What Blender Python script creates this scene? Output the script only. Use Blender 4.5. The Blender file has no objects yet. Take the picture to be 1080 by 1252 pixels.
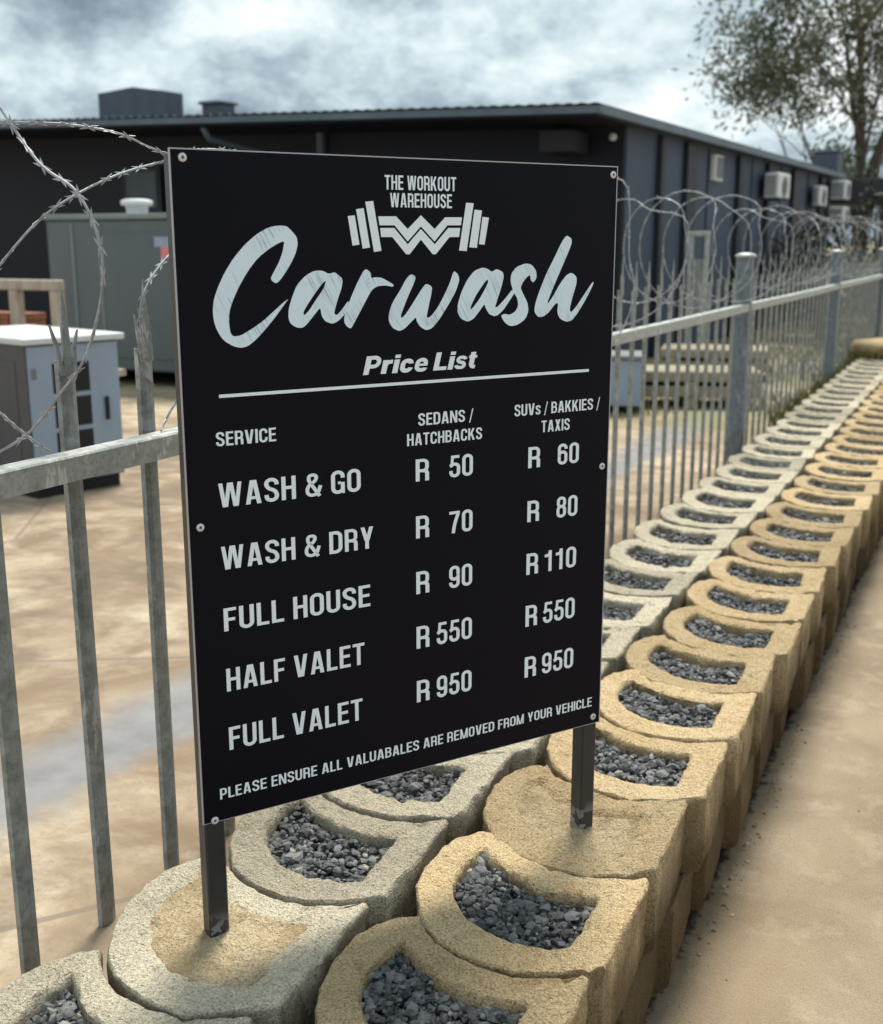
import bpy, math, random
from mathutils import Vector, Matrix, noise
import numpy as np
rnd = random.Random(7)
R = math.radians
sc = bpy.context.scene

# ------------------------------------------------------------------ camera, world, sun, exposure
cam_d = bpy.data.cameras.new('camera'); cam = bpy.data.objects.new('camera', cam_d)
sc.collection.objects.link(cam); sc.camera = cam
cam.location = (0, 0, 1.75); cam.rotation_euler = (R(90 - 13.134), 0, R(26.2))
cam_d.sensor_fit = 'VERTICAL'; cam_d.sensor_height = 36.0; cam_d.sensor_width = 31.05
cam_d.lens = 1410 / 1252 * 36
cam_d.clip_start = 0.05; cam_d.clip_end = 3000
cam_d.dof.use_dof = True; cam_d.dof.focus_distance = 2.25; cam_d.dof.aperture_fstop = 4.6

SUN_EL, SUN_AZ = R(60), R(-12)          # azimuth from +Y towards +X
world = bpy.data.worlds.new('World'); sc.world = world; world.use_nodes = True
wt = world.node_tree; wn = wt.nodes; wl = wt.links; wn.clear()
def WN(t, **k):
    n = wn.new(t)
    for a, b in k.items(): setattr(n, a, b)
    return n
out = WN('ShaderNodeOutputWorld'); bg = WN('ShaderNodeBackground'); bg.inputs['Strength'].default_value = 0.1
sky = WN('ShaderNodeTexSky', sky_type='NISHITA'); sky.sun_disc = False
sky.sun_elevation = SUN_EL; sky.sun_rotation = SUN_AZ; sky.air_density = 1.2; sky.dust_density = 1.5
tc = WN('ShaderNodeTexCoord'); sp = WN('ShaderNodeSeparateXYZ'); wl.new(tc.outputs['Generated'], sp.inputs[0])
zz = WN('ShaderNodeMath', operation='MAXIMUM'); wl.new(sp.outputs['Z'], zz.inputs[0]); zz.inputs[1].default_value = 0.0
za = WN('ShaderNodeMath', operation='ADD'); wl.new(zz.outputs[0], za.inputs[0]); za.inputs[1].default_value = 0.62
dv = WN('ShaderNodeVectorMath', operation='DIVIDE'); cz = WN('ShaderNodeCombineXYZ')
for i in range(3): wl.new(za.outputs[0], cz.inputs[i])
wl.new(tc.outputs['Generated'], dv.inputs[0]); wl.new(cz.outputs[0], dv.inputs[1])
def wnoise(scale, detail, rough, dist, off):
    ad = WN('ShaderNodeVectorMath', operation='ADD'); wl.new(dv.outputs[0], ad.inputs[0]); ad.inputs[1].default_value = off
    n = WN('ShaderNodeTexNoise'); n.inputs['Scale'].default_value = scale; n.inputs['Detail'].default_value = detail
    n.inputs['Roughness'].default_value = rough; n.inputs['Distortion'].default_value = dist
    wl.new(ad.outputs[0], n.inputs['Vector']); return n
def wramp(src, stops):
    r = WN('ShaderNodeValToRGB'); el = r.color_ramp.elements
    el[0].position, el[0].color = stops[0]; el[1].position, el[1].color = stops[1]
    for p, c in stops[2:]:
        e = el.new(p); e.color = c
    wl.new(src, r.inputs[0]); return r
c1 = wnoise(3.6, 9, 0.63, 0.1, (5.3, 0.6, 1.1)); c2 = wnoise(1.9, 4, 0.5, 0.1, (2.2, 6.4, 2.7))
cmix = WN('ShaderNodeMath', operation='MULTIPLY_ADD'); wl.new(c1.outputs['Fac'], cmix.inputs[0]); cmix.inputs[1].default_value = 0.70
c2s = WN('ShaderNodeMath', operation='MULTIPLY'); wl.new(c2.outputs['Fac'], c2s.inputs[0]); c2s.inputs[1].default_value = 0.30
wl.new(c2s.outputs[0], cmix.inputs[2])
crmp = wramp(cmix.outputs[0], [(0.39, (1.5, 1.95, 2.4, 1)), (0.58, (7.2, 7.6, 7.7, 1)), (0.45, (2.7, 3.4, 3.9, 1)), (0.505, (4.6, 5.5, 5.8, 1))])
cov = wramp(c2.outputs['Fac'], [(0.30, (0.90, 0.90, 0.90, 1)), (0.42, (1, 1, 1, 1))])
mx = WN('ShaderNodeMix', data_type='RGBA'); wl.new(cov.outputs[0], mx.inputs['Factor'])
wl.new(sky.outputs[0], mx.inputs['A']); wl.new(crmp.outputs[0], mx.inputs['B'])
wl.new(mx.outputs['Result'], bg.inputs['Color']); wl.new(bg.outputs[0], out.inputs[0])

sun_d = bpy.data.lights.new('sun', 'SUN'); sun = bpy.data.objects.new('sun', sun_d); sc.collection.objects.link(sun)
sun_d.energy = 3.6; sun_d.angle = R(20); sun_d.color = (1.0, 0.93, 0.82)
sdir = Vector((math.sin(SUN_AZ) * math.cos(SUN_EL), math.cos(SUN_AZ) * math.cos(SUN_EL), math.sin(SUN_EL)))
sun.rotation_euler = (-sdir).to_track_quat('-Z', 'Y').to_euler(); sun.location = (8, -4, 20)
sc.view_settings.view_transform = 'Standard'; sc.view_settings.look = 'None'
sc.view_settings.exposure = 0.6; sc.view_settings.gamma = 1.0

# ------------------------------------------------------------------ materials
class Mat:
    def __init__(s, name, base=(0.5, 0.5, 0.5), rough=0.7, metal=0.0, spec=0.5):
        s.m = bpy.data.materials.new(name); s.m.use_nodes = True
        s.t = s.m.node_tree; s.N = s.t.nodes; s.L = s.t.links
        s.b = s.N['Principled BSDF']
        s.b.inputs['Base Color'].default_value = (*base, 1); s.b.inputs['Roughness'].default_value = rough
        s.b.inputs['Metallic'].default_value = metal; s.b.inputs['Specular IOR Level'].default_value = spec
        s.tc = s.N.new('ShaderNodeTexCoord'); s.vec = s.tc.outputs['Object']
    def use_world(s):
        g = s.N.new('ShaderNodeNewGeometry'); s.vec = g.outputs['Position']; return s
    def scaled(s, v):
        m = s.N.new('ShaderNodeMapping'); s.L.new(s.vec, m.inputs['Vector']); m.inputs['Scale'].default_value = v
        return m.outputs[0]
    def noise(s, scale, detail=4, rough=0.55, vec=None, dist=0.0):
        n = s.N.new('ShaderNodeTexNoise'); n.inputs['Scale'].default_value = scale; n.inputs['Detail'].default_value = detail
        n.inputs['Roughness'].default_value = rough; n.inputs['Distortion'].default_value = dist
        s.L.new(vec or s.vec, n.inputs['Vector']); return n.outputs['Fac']
    def voro(s, scale, feature='F1', vec=None, out='Distance'):
        n = s.N.new('ShaderNodeTexVoronoi'); n.feature = feature; n.inputs['Scale'].default_value = scale
        s.L.new(vec or s.vec, n.inputs['Vector']); return n.outputs[out]
    def ramp(s, src, stops):
        r = s.N.new('ShaderNodeValToRGB'); el = r.color_ramp.elements
        def col(c): return (c, c, c, 1) if not hasattr(c, '__len__') else (*c, 1)
        stops = sorted(stops, key=lambda q: q[0])
        el[0].position, el[0].color = stops[0][0], col(stops[0][1]); el[1].position, el[1].color = stops[1][0], col(stops[1][1])
        for p, c in stops[2:]:
            e = el.new(p); e.color = col(c)
        s.L.new(src, r.inputs[0]); return r.outputs[0]
    def math(s, op, a, b=None, c=None):
        n = s.N.new('ShaderNodeMath'); n.operation = op
        for i, v in enumerate((a, b, c)):
            if v is None: continue
            if isinstance(v, (int, float)): n.inputs[i].default_value = v
            else: s.L.new(v, n.inputs[i])
        return n.outputs[0]
    def mix(s, fac, a, b, mode='MIX'):
        n = s.N.new('ShaderNodeMix'); n.data_type = 'RGBA'; n.blend_type = mode
        for k, v in (('Factor', fac), ('A', a), ('B', b)):
            if isinstance(v, (int, float)): n.inputs[k].default_value = v if k == 'Factor' else (v, v, v, 1)
            elif isinstance(v, tuple): n.inputs[k].default_value = (*v, 1)
            else: s.L.new(v, n.inputs[k])
        return n.outputs['Result']
    def sep(s, vec=None):
        n = s.N.new('ShaderNodeSeparateXYZ'); s.L.new(vec or s.vec, n.inputs[0]); return n.outputs
    def rand(s):
        return s.N.new('ShaderNodeObjectInfo').outputs['Random']
    def color(s, c): s.L.new(c, s.b.inputs['Base Color']); return s
    def roughness(s, c): s.L.new(c, s.b.inputs['Roughness']); return s
    def bump(s, h, strength=0.4, dist=0.01):
        n = s.N.new('ShaderNodeBump'); n.inputs['Strength'].default_value = strength; n.inputs['Distance'].default_value = dist
        s.L.new(h, n.inputs['Height']); s.L.new(n.outputs[0], s.b.inputs['Normal']); return s

def concrete_block(name, light, mid, dark, stain):
    m = Mat(name, rough=0.93, spec=0.2).use_world()
    big = m.noise(5.5, 5, 0.6); fine = m.noise(210, 3, 0.7); grit = m.noise(75, 4, 0.65)
    c = m.mix(m.ramp(big, [(0.35, 0.0), (0.62, 1.0)]), mid, light)
    c = m.mix(m.ramp(m.noise(11, 5, 0.65), [(0.54, 0.0), (0.72, 0.75)]), c, stain)
    c = m.mix(m.ramp(fine, [(0.34, 0.7), (0.47, 0.0)]), c, dark)
    c = m.mix(m.ramp(m.noise(24, 5, 0.7), [(0.28, 0.7), (0.44, 0.0)]), c, tuple(x * 1.5 for x in dark))
    c = m.mix(m.ramp(grit, [(0.31, 0.5), (0.40, 0.0)]), c, dark)
    c = m.mix(m.ramp(fine, [(0.52, 0.0), (0.68, 0.75)]), c, tuple(min(1, x * 1.4) for x in light))
    if name == 'sand_cement':
        c = m.mix(m.ramp(m.noise(6.5, 6, 0.65), [(0.47, 0.0), (0.60, 0.85)]), c, m.mix(grit, stain, mid))
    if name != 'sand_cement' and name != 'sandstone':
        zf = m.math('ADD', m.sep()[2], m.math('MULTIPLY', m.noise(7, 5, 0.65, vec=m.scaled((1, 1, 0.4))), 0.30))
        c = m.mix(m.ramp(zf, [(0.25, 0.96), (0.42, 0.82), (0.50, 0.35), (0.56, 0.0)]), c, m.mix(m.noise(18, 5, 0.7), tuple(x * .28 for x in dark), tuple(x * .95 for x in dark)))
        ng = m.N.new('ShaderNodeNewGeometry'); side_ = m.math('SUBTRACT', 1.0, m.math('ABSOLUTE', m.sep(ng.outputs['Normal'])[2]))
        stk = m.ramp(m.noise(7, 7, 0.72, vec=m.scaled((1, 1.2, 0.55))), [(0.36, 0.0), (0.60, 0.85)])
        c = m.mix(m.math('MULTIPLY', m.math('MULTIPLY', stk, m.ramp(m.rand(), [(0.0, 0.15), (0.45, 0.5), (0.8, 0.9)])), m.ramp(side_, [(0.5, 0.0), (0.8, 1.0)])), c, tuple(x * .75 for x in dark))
    rv = m.ramp(m.rand(), [(0.0, 0.74), (0.5, 0.98), (1.0, 1.12)])
    c = m.mix(1.0, c, rv, 'MULTIPLY')
    m.color(c)
    pits = m.ramp(m.voro(120), [(0.10, 0.0), (0.3, 1.0)])
    h = m.math('ADD', m.math('MULTIPLY', fine, 0.8), m.math('ADD', m.math('MULTIPLY', grit, 1.2), m.math('MULTIPLY', pits, 0.35)))
    m.bump(h, 1.0, 0.013); return m.m
M = {}
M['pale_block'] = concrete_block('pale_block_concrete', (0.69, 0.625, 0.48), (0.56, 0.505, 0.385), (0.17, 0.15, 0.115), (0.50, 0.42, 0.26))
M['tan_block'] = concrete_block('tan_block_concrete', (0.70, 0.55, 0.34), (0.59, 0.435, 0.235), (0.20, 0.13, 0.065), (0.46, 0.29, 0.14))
M['cement'] = concrete_block('sand_cement', (0.68, 0.55, 0.36), (0.58, 0.45, 0.27), (0.16, 0.11, 0.06), (0.24, 0.165, 0.085))

m = Mat('crushed_stone', rough=0.82, spec=0.35).use_world()
g = m.N.new('ShaderNodeNewGeometry').outputs['Random Per Island']
c = m.ramp(g, [(0.0, (0.028, 0.029, 0.031)), (0.35, (0.070, 0.073, 0.077)), (0.7, (0.130, 0.134, 0.138)), (0.93, (0.20, 0.205, 0.205)), (1.0, (0.40, 0.37, 0.30))])
c = m.mix(m.ramp(m.noise(160, 4), [(0.4, 0.0), (0.7, 0.55)]), c, (0.17, 0.18, 0.19))
m.color(c).bump(m.noise(240, 3), 0.5, 0.003); M['gravel'] = m.m

m = Mat('board_black', (0.0018, 0.0023, 0.0075), 0.42, 0, 0.12)
m.roughness(m.ramp(m.noise(3.5, 5), [(0.3, 0.34), (0.7, 0.5)])); M['board'] = m.m
m = Mat('board_letter_white', (0.78, 0.86, 0.95), 0.5); M['letter'] = m.m
m = Mat('brushed_letter_white', rough=0.55)
mp = m.N.new('ShaderNodeMapping'); m.L.new(m.vec, mp.inputs['Vector']); mp.inputs['Rotation'].default_value = (0, R(28), 0)
mp2 = m.N.new('ShaderNodeMapping'); m.L.new(mp.outputs[0], mp2.inputs['Vector']); mp2.inputs['Scale'].default_value = (260, 1, 12)
st = m.noise(1.0, 4, 0.65, vec=mp2.outputs[0])
area = m.noise(16, 2)
fac = m.math('MULTIPLY', m.ramp(st, [(0.48, 0.0), (0.66, 1.0)]), m.ramp(area, [(0.45, 0.0), (0.62, 0.75)]))
m.color(m.mix(fac, (0.68, 0.82, 0.93), (0.16, 0.25, 0.34))); M['brush'] = m.m
m = Mat('edge_aluminium', (0.42, 0.43, 0.46), 0.45, 0.4); M['edge'] = m.m
m = Mat('rivet_white', (0.62, 0.62, 0.62), 0.35, 0.3); M['rivet'] = m.m
m = Mat('rivet_socket', (0.05, 0.05, 0.055), 0.5); M['dark'] = m.m
m = Mat('post_black_paint', rough=0.42, spec=0.45).use_world()
z = m.sep()[2]
chip = m.math('MULTIPLY', m.ramp(m.noise(42, 4), [(0.52, 0.0), (0.56, 1.0)]), m.ramp(z, [(0.46, 1.0), (0.51, 0.0)]))
m.color(m.mix(chip, m.mix(m.noise(30, 4), (0.014, 0.015, 0.018), (0.032, 0.033, 0.037)), (0.23, 0.23, 0.24))); M['post'] = m.m

def galvanised(name, a, b, metal=0.35, rough=0.5):
    m = Mat(name, rough=rough, metal=metal).use_world()
    n1 = m.noise(28, 5, 0.65); n2 = m.noise(130, 3)
    c = m.mix(m.ramp(n1, [(0.36, 0.0), (0.64, 1.0)]), a, b)
    c = m.mix(m.ramp(n2, [(0.55, 0.0), (0.7, 0.5)]), c, tuple(x * 0.55 for x in a))
    c = m.mix(m.ramp(m.noise(19, 6, 0.7, vec=m.scaled((1, 1, 0.35))), [(0.60, 0.0), (0.64, 0.8)]), c, tuple(min(1, x * 1.35) for x in b))
    m.color(c).roughness(m.ramp(n1, [(0.3, rough - 0.08), (0.7, rough + 0.15)])).bump(n2, 0.2, 0.003); return m.m
M['galv'] = galvanised('galvanised_steel', (0.18, 0.198, 0.195), (0.33, 0.35, 0.34), 0.25)
M['galv_rail'] = galvanised('galvanised_rail', (0.30, 0.32, 0.31), (0.48, 0.50, 0.48))
M['galv_post'] = galvanised('galvanised_post', (0.105, 0.13, 0.155), (0.19, 0.225, 0.25), 0.25)
M['wire'] = galvanised('razor_wire_steel', (0.27, 0.29, 0.31), (0.45, 0.47, 0.50), 0.25, 0.45)

# pavement: brownish worn concrete
m = Mat('pavement_concrete', rough=0.85, spec=0.25).use_world()
c = m.mix(m.ramp(m.noise(1.6, 6, 0.62, dist=0.6), [(0.34, 0.0), (0.66, 1.0)]), (0.205, 0.153, 0.100), (0.34, 0.268, 0.187))
c = m.mix(m.ramp(m.noise(5.5, 6, 0.7), [(0.52, 0.0), (0.72, 0.7)]), c, (0.46, 0.385, 0.28))
c = m.mix(m.ramp(m.noise(420, 2), [(0.52, 0.0), (0.66, 0.6)]), c, (0.60, 0.51, 0.39))
c = m.mix(m.ramp(m.noise(170, 4, 0.75), [(0.34, 0.7), (0.48, 0.0)]), c, (0.19, 0.135, 0.085))
c = m.mix(m.ramp(m.noise(0.9, 5, 0.6, vec=m.scaled((2.5, .35, 1))), [(0.48, 0.0), (0.68, 0.55)]), c, (0.25, 0.175, 0.105))
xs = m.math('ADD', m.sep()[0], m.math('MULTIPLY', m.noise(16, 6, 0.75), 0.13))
foot_band = m.ramp(m.math('ADD', xs, 0.56), [(0.012, 1.0), (0.030, 0.0)])  # near-black band along the wall foot, noisy edge
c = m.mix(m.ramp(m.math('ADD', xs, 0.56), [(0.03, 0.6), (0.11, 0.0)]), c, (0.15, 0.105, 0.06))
c = m.mix(foot_band, c, m.mix(m.noise(60, 4), (0.014, 0.011, 0.008), (0.05, 0.037, 0.024))); m.color(c)
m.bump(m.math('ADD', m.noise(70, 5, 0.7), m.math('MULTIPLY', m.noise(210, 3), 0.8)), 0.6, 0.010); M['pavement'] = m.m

# yard: sandy stained concrete with joints and a grey band
m = Mat('yard_concrete', rough=0.9, spec=0.2).use_world()
c = m.mix(m.ramp(m.noise(0.75, 6, 0.6, dist=0.8), [(0.40, 0.0), (0.60, 1.0)]), (0.215, 0.158, 0.105), (0.47, 0.39, 0.285))
c = m.mix(m.ramp(m.noise(1.9, 6, 0.65, dist=0.5), [(0.52, 0.0), (0.70, 0.85)]), c, (0.50, 0.435, 0.33))
c = m.mix(m.ramp(m.noise(2.7, 5, 0.65, vec=m.scaled((1, 2, 1))), [(0.50, 0.0), (0.70, 0.8)]), c, (0.22, 0.15, 0.105))
c = m.mix(m.ramp(m.noise(6.5, 6, 0.7), [(0.50, 0.0), (0.72, 0.55)]), c, (0.24, 0.185, 0.135))
c = m.mix(m.ramp(m.noise(90, 3), [(0.3, 0.35), (0.45, 0.0)]), c, (0.2, 0.15, 0.10))
c = m.mix(m.ramp(m.noise(1.15, 6, 0.62, dist=0.4), [(0.51, 0.0), (0.60, 0.7)]), c, (0.165, 0.125, 0.090))
X, Y, Z_ = m.sep()
bx = m.math('ADD', X, m.math('MULTIPLY', m.noise(3.2, 6, 0.65), 0.30))
band = m.math('MULTIPLY', m.ramp(m.math('ADD', bx, 3.0), [(0.54, 0.0), (0.70, 1.0)]), m.ramp(m.math('ADD', bx, 3.0), [(0.88, 1.0), (1.0, 0.0)]))
c = m.mix(m.math('MULTIPLY', band, 0.95), c, m.mix(m.noise(7, 5), (0.12, 0.125, 0.135), (0.33, 0.33, 0.335)))
jy = m.math('PINGPONG', m.math('ADD', Y, m.math('MULTIPLY', m.noise(2, 2), 0.03)), 1.75)
jx = m.math('PINGPONG', m.math('ADD', X, 0.2), 1.6)
jl = m.math('LESS_THAN', m.math('MINIMUM', jy, jx), 0.006)
ck = m.math('LESS_THAN', m.voro(0.55, 'DISTANCE_TO_EDGE', vec=None), 0.006)
c = m.mix(m.math('MULTIPLY', ck, 0.7), c, (0.20, 0.16, 0.13))
grs = m.math('MULTIPLY', m.ramp(m.math('MULTIPLY', Y, 0.02), [(0.17, 0.0), (0.20, 1.0)]), m.ramp(m.noise(0.6, 5), [(0.40, 0.0), (0.55, 0.8)]))
c = m.mix(grs, c, (0.20, 0.19, 0.09)); m.color(c)
m.bump(m.noise(55, 5, 0.7), 0.25, 0.008); M['yard'] = m.m

def painted(name, col, rough=0.6, var=0.15, scale=4, spec=0.4):
    m = Mat(name, rough=rough, spec=spec).use_world()
    n = m.noise(scale, 5, 0.65, vec=m.scaled((1, 1, 0.4)))
    m.color(m.mix(m.ramp(n, [(0.3, 0.0), (0.7, 1.0)]), tuple(x * (1 - var) for x in col), tuple(min(1, x * (1 + var)) for x in col)))
    return m.m
M['wall_paint'] = painted('charcoal_blue_wall', (0.052, 0.075, 0.118), 0.65, 0.22, 1.5)
M['wall_shade'] = painted('eave_shaded_front', (0.0015, 0.0030, 0.012), 0.6, 0.25, 1.5)  # eave shade put into the colour of the front wall and soffit
M['pilaster'] = painted('dark_pilaster', (0.018, 0.022, 0.032), 0.6)
M['fascia'] = painted('grey_blue_fascia', (0.095, 0.13, 0.165), 0.5, 0.2, 2)
M['roof'] = painted('dark_roof_sheet', (0.045, 0.057, 0.068), 0.5, 0.2, 2)
M['roof_box'] = painted('slate_roof_box', (0.075, 0.095, 0.125), 0.6)
M['white'] = painted('off_white_paint', (0.76, 0.78, 0.78), 0.55, 0.1)
M['ac_grille'] = painted('grey_grille', (0.16, 0.175, 0.185), 0.6)
M['charcoal_box'] = painted('charcoal_box_paint', (0.035, 0.038, 0.046), 0.55)
M['cab_blue'] = painted('blue_shade_cabinet', (0.27, 0.34, 0.44), 0.5, 0.12, 3)  # bluish shade of the cabinet front put into its colour; lid stays white
M['cab_side'] = painted('grey_brown_cabinet', (0.105, 0.10, 0.10), 0.6, 0.2, 3)
M['cab_top'] = painted('white_cabinet_top', (0.58, 0.62, 0.63), 0.45, 0.08, 3)
M['opening'] = painted('black_opening', (0.010, 0.010, 0.012), 0.7)
M['container'] = painted('grey_green_canopy', (0.105, 0.130, 0.140), 0.55, 0.12, 1.2)
M['container_trim'] = painted('grey_trim', (0.20, 0.235, 0.235), 0.5)
M['sticker_blue'] = painted('sticker_blue', (0.30, 0.36, 0.50), 0.5); M['sticker_pink'] = painted('sticker_pink', (0.72, 0.22, 0.24), 0.5)
M['wood_pale'] = painted('weathered_wood', (0.42, 0.36, 0.30), 0.8, 0.3, 9); M['wood_red'] = painted('red_brown_brick', (0.24, 0.10, 0.06), 0.85, 0.3, 9)
M['slab'] = painted('pale_concrete_slab', (0.29, 0.26, 0.19), 0.9, 0.25, 6)
M['boulder'] = concrete_block('sandstone', (0.60, 0.47, 0.28), (0.52, 0.38, 0.20), (0.2, 0.13, 0.07), (0.48, 0.33, 0.17))
M['bark'] = painted('gum_bark', (0.105, 0.088, 0.072), 0.9, 0.4, 5)
def leafmat(name, a, b):
    m = Mat(name, rough=0.6, spec=0.3)
    g = m.N.new('ShaderNodeNewGeometry').outputs['Random Per Island']
    m.color(m.mix(g, a, b)); m.b.inputs['Subsurface Weight'].default_value = 0.0
    return m.m
M['leaf'] = leafmat('gum_leaves', (0.065, 0.078, 0.045), (0.24, 0.245, 0.16))
M['leaf_dark'] = leafmat('dark_leaves', (0.018, 0.026, 0.016), (0.065, 0.075, 0.045))
M['grass'] = leafmat('dry_grass', (0.10, 0.11, 0.035), (0.30, 0.26, 0.11))

# ------------------------------------------------------------------ mesh helpers
class MB:
    def __init__(s): s.v = []; s.f = []; s.sm = []
    def add(s, vs, fs, smooth=False):
        o = len(s.v); s.v += [tuple(p) for p in vs]; s.f += [tuple(i + o for i in f) for f in fs]; s.sm += [smooth] * len(fs); return s
    def box(s, x0, x1, y0, y1, z0, z1, c=0.0):
        if c <= 0:
            v = [(x, y, z) for z in (z0, z1) for y in (y0, y1) for x in (x0, x1)]
            return s.add(v, [(0, 2, 3, 1), (4, 5, 7, 6), (0, 1, 5, 4), (2, 6, 7, 3), (0, 4, 6, 2), (1, 3, 7, 5)])
        cx, cy = (x0 + x1) / 2, (y0 + y1) / 2
        def ring(z, k):
            a0, a1, b0, b1 = x0 + k, x1 - k, y0 + k, y1 - k
            return [(a0 + c, b0, z), (a1 - c, b0, z), (a1, b0 + c, z), (a1, b1 - c, z), (a1 - c, b1, z), (a0 + c, b1, z), (a0, b1 - c, z), (a0, b0 + c, z)]
        rs = [ring(z0, c), ring(z0 + c, 0), ring(z1 - c, 0), ring(z1, c)]
        return s.loft(rs, True, True)
    def loft(s, rings, cap0=False, cap1=False, smooth=False, closed=True):
        n = len(rings[0]); v = [p for r in rings for p in r]; f = []
        for i in range(len(rings) - 1):
            for j in range(n if closed else n - 1):
                k = (j + 1) % n; f.append((i * n + j, i * n + k, (i + 1) * n + k, (i + 1) * n + j))
        if cap0: f.append(tuple(range(n))[::-1])
        if cap1: f.append(tuple((len(rings) - 1) * n + j for j in range(n)))
        return s.add(v, f, smooth)
    def tube(s, pts, r, n=6, smooth=True, caps=True):
        pts = [Vector(p) for p in pts]; rs = r if hasattr(r, '__len__') else [r] * len(pts); rings = []
        up = Vector((0, 0, 1))
        for i, p in enumerate(pts):
            t = (pts[min(i + 1, len(pts) - 1)] - pts[max(i - 1, 0)]).normalized()
            if abs(t.dot(up)) > 0.98: up = Vector((1, 0, 0))
            a = t.cross(up).normalized(); b = a.cross(t).normalized(); up = b
            rings.append([p + (a * math.cos(q) + b * math.sin(q)) * rs[i] for q in [2 * math.pi * k / n for k in range(n)]])
        return s.loft(rings, caps, caps, smooth)
    def build(s, name, mat, parent=None, mats=None):
        me = bpy.data.meshes.new(name); me.from_pydata(s.v, [], s.f); me.materials.append(mat)
        me.polygons.foreach_set('use_smooth', s.sm); me.update()
        o = bpy.data.objects.new(name, me); sc.collection.objects.link(o)
        if parent: o.parent = parent
        return o
def tag(o, label=None, cat=None, group=None, kind=None):
    if label: o['label'] = label
    if cat: o['category'] = cat
    if group: o['group'] = group
    if kind: o['kind'] = kind
    return o
def empty(name, loc, label, cat, rz=0, group=None):
    e = bpy.data.objects.new(name, None); sc.collection.objects.link(e); e.empty_display_size = 0.1
    e.location = loc; e.rotation_euler = (0, 0, rz); return tag(e, label, cat, group)
def instance(src, name, parent, loc=(0, 0, 0)):
    o = src.copy(); sc.collection.objects.link(o); o.parent = parent; o.location = loc; return o

# ------------------------------------------------------------------ ground
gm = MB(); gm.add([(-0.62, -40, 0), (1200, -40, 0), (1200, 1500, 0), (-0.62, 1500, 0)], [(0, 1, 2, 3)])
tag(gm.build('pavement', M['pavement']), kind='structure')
ym = MB(); ym.box(-1200, -1.10, -40, 1500, -0.3, 0.25)
tag(ym.build('yard_ground', M['yard']), kind='structure')
fm = MB(); fm.box(-1.10, -0.62, 14.9, 1500, -0.3, 0.12); fm.box(-1.10, -0.62, -40, 14.9, -0.3, -0.02)
tag(fm.build('bank_ground', M['yard']), kind='structure')

# ------------------------------------------------------------------ retaining blocks
PITCH = 0.385
NEAR = [(-.387, .389), (-.425, .362), (-.450, .318), (-.465, .270), (-.467, .225), (-.458, .160), (-.44, .10), (-.413, .045), (-.38, .003), (-.345, -.035), (-.307, -.06), (-.265, -.076), (-.223, -.083), (-.178, -.087), (-.134, -.083), (-.095, -.067), (-.06, -.046), (-.034, -.028), (-.010, -.010), (.008, .012)]
RIGHT = [(.008, .012), (.005, .09), (0, .19), (-.006, .29), (-.011, .352)]
FAR = [(-.011, .352), (-.026, .3610), (-.042, .346), (-.06, .335), (-.095, .314), (-.134, .298), (-.178, .293), (-.223, .297), (-.265, .304), (-.307, .320), (-.345, .345), (-.375, .373), (-.387, .389)]
H_NEAR = [(-.378, .298), (-.387, .255), (-.388, .209), (-.383, .172), (-.372, .138), (-.355, .108), (-.333, .084), (-.307, .057), (-.276, .035), (-.248, .021), (-.216, .013), (-.183, .010), (-.15, .011), (-.107, .022), (-.074, .038)]
H_RIGHT = [(-.074, .038), (-.078, .10), (-.083, .17), (-.088, .232)]
H_FAR = [(-.088, .232), (-.12, .220), (-.153, .213), (-.193, .212), (-.232, .217), (-.28, .235), (-.322, .259), (-.355, .280), (-.378, .298)]
def resample(pts, n):
    p = [Vector((a, b)) for a, b in pts]; d = [0]
    for i in range(1, len(p)): d.append(d[-1] + (p[i] - p[i - 1]).length)
    o = []
    for k in range(n):
        t = d[-1] * k / n; i = max(j for j in range(len(d)) if d[j] <= t + 1e-9); i = min(i, len(p) - 2)
        q = (t - d[i]) / max(1e-9, d[i + 1] - d[i]); o.append(p[i].lerp(p[i + 1], q))
    return o
BH = 0.205                                                         # block height; top at 0.455
def smooth_loop(L, n=2):
    for _ in range(n): L = [(L[i - 1] + L[i] * 2 + L[(i + 1) % len(L)]) / 4 for i in range(len(L))]
    return L
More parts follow.
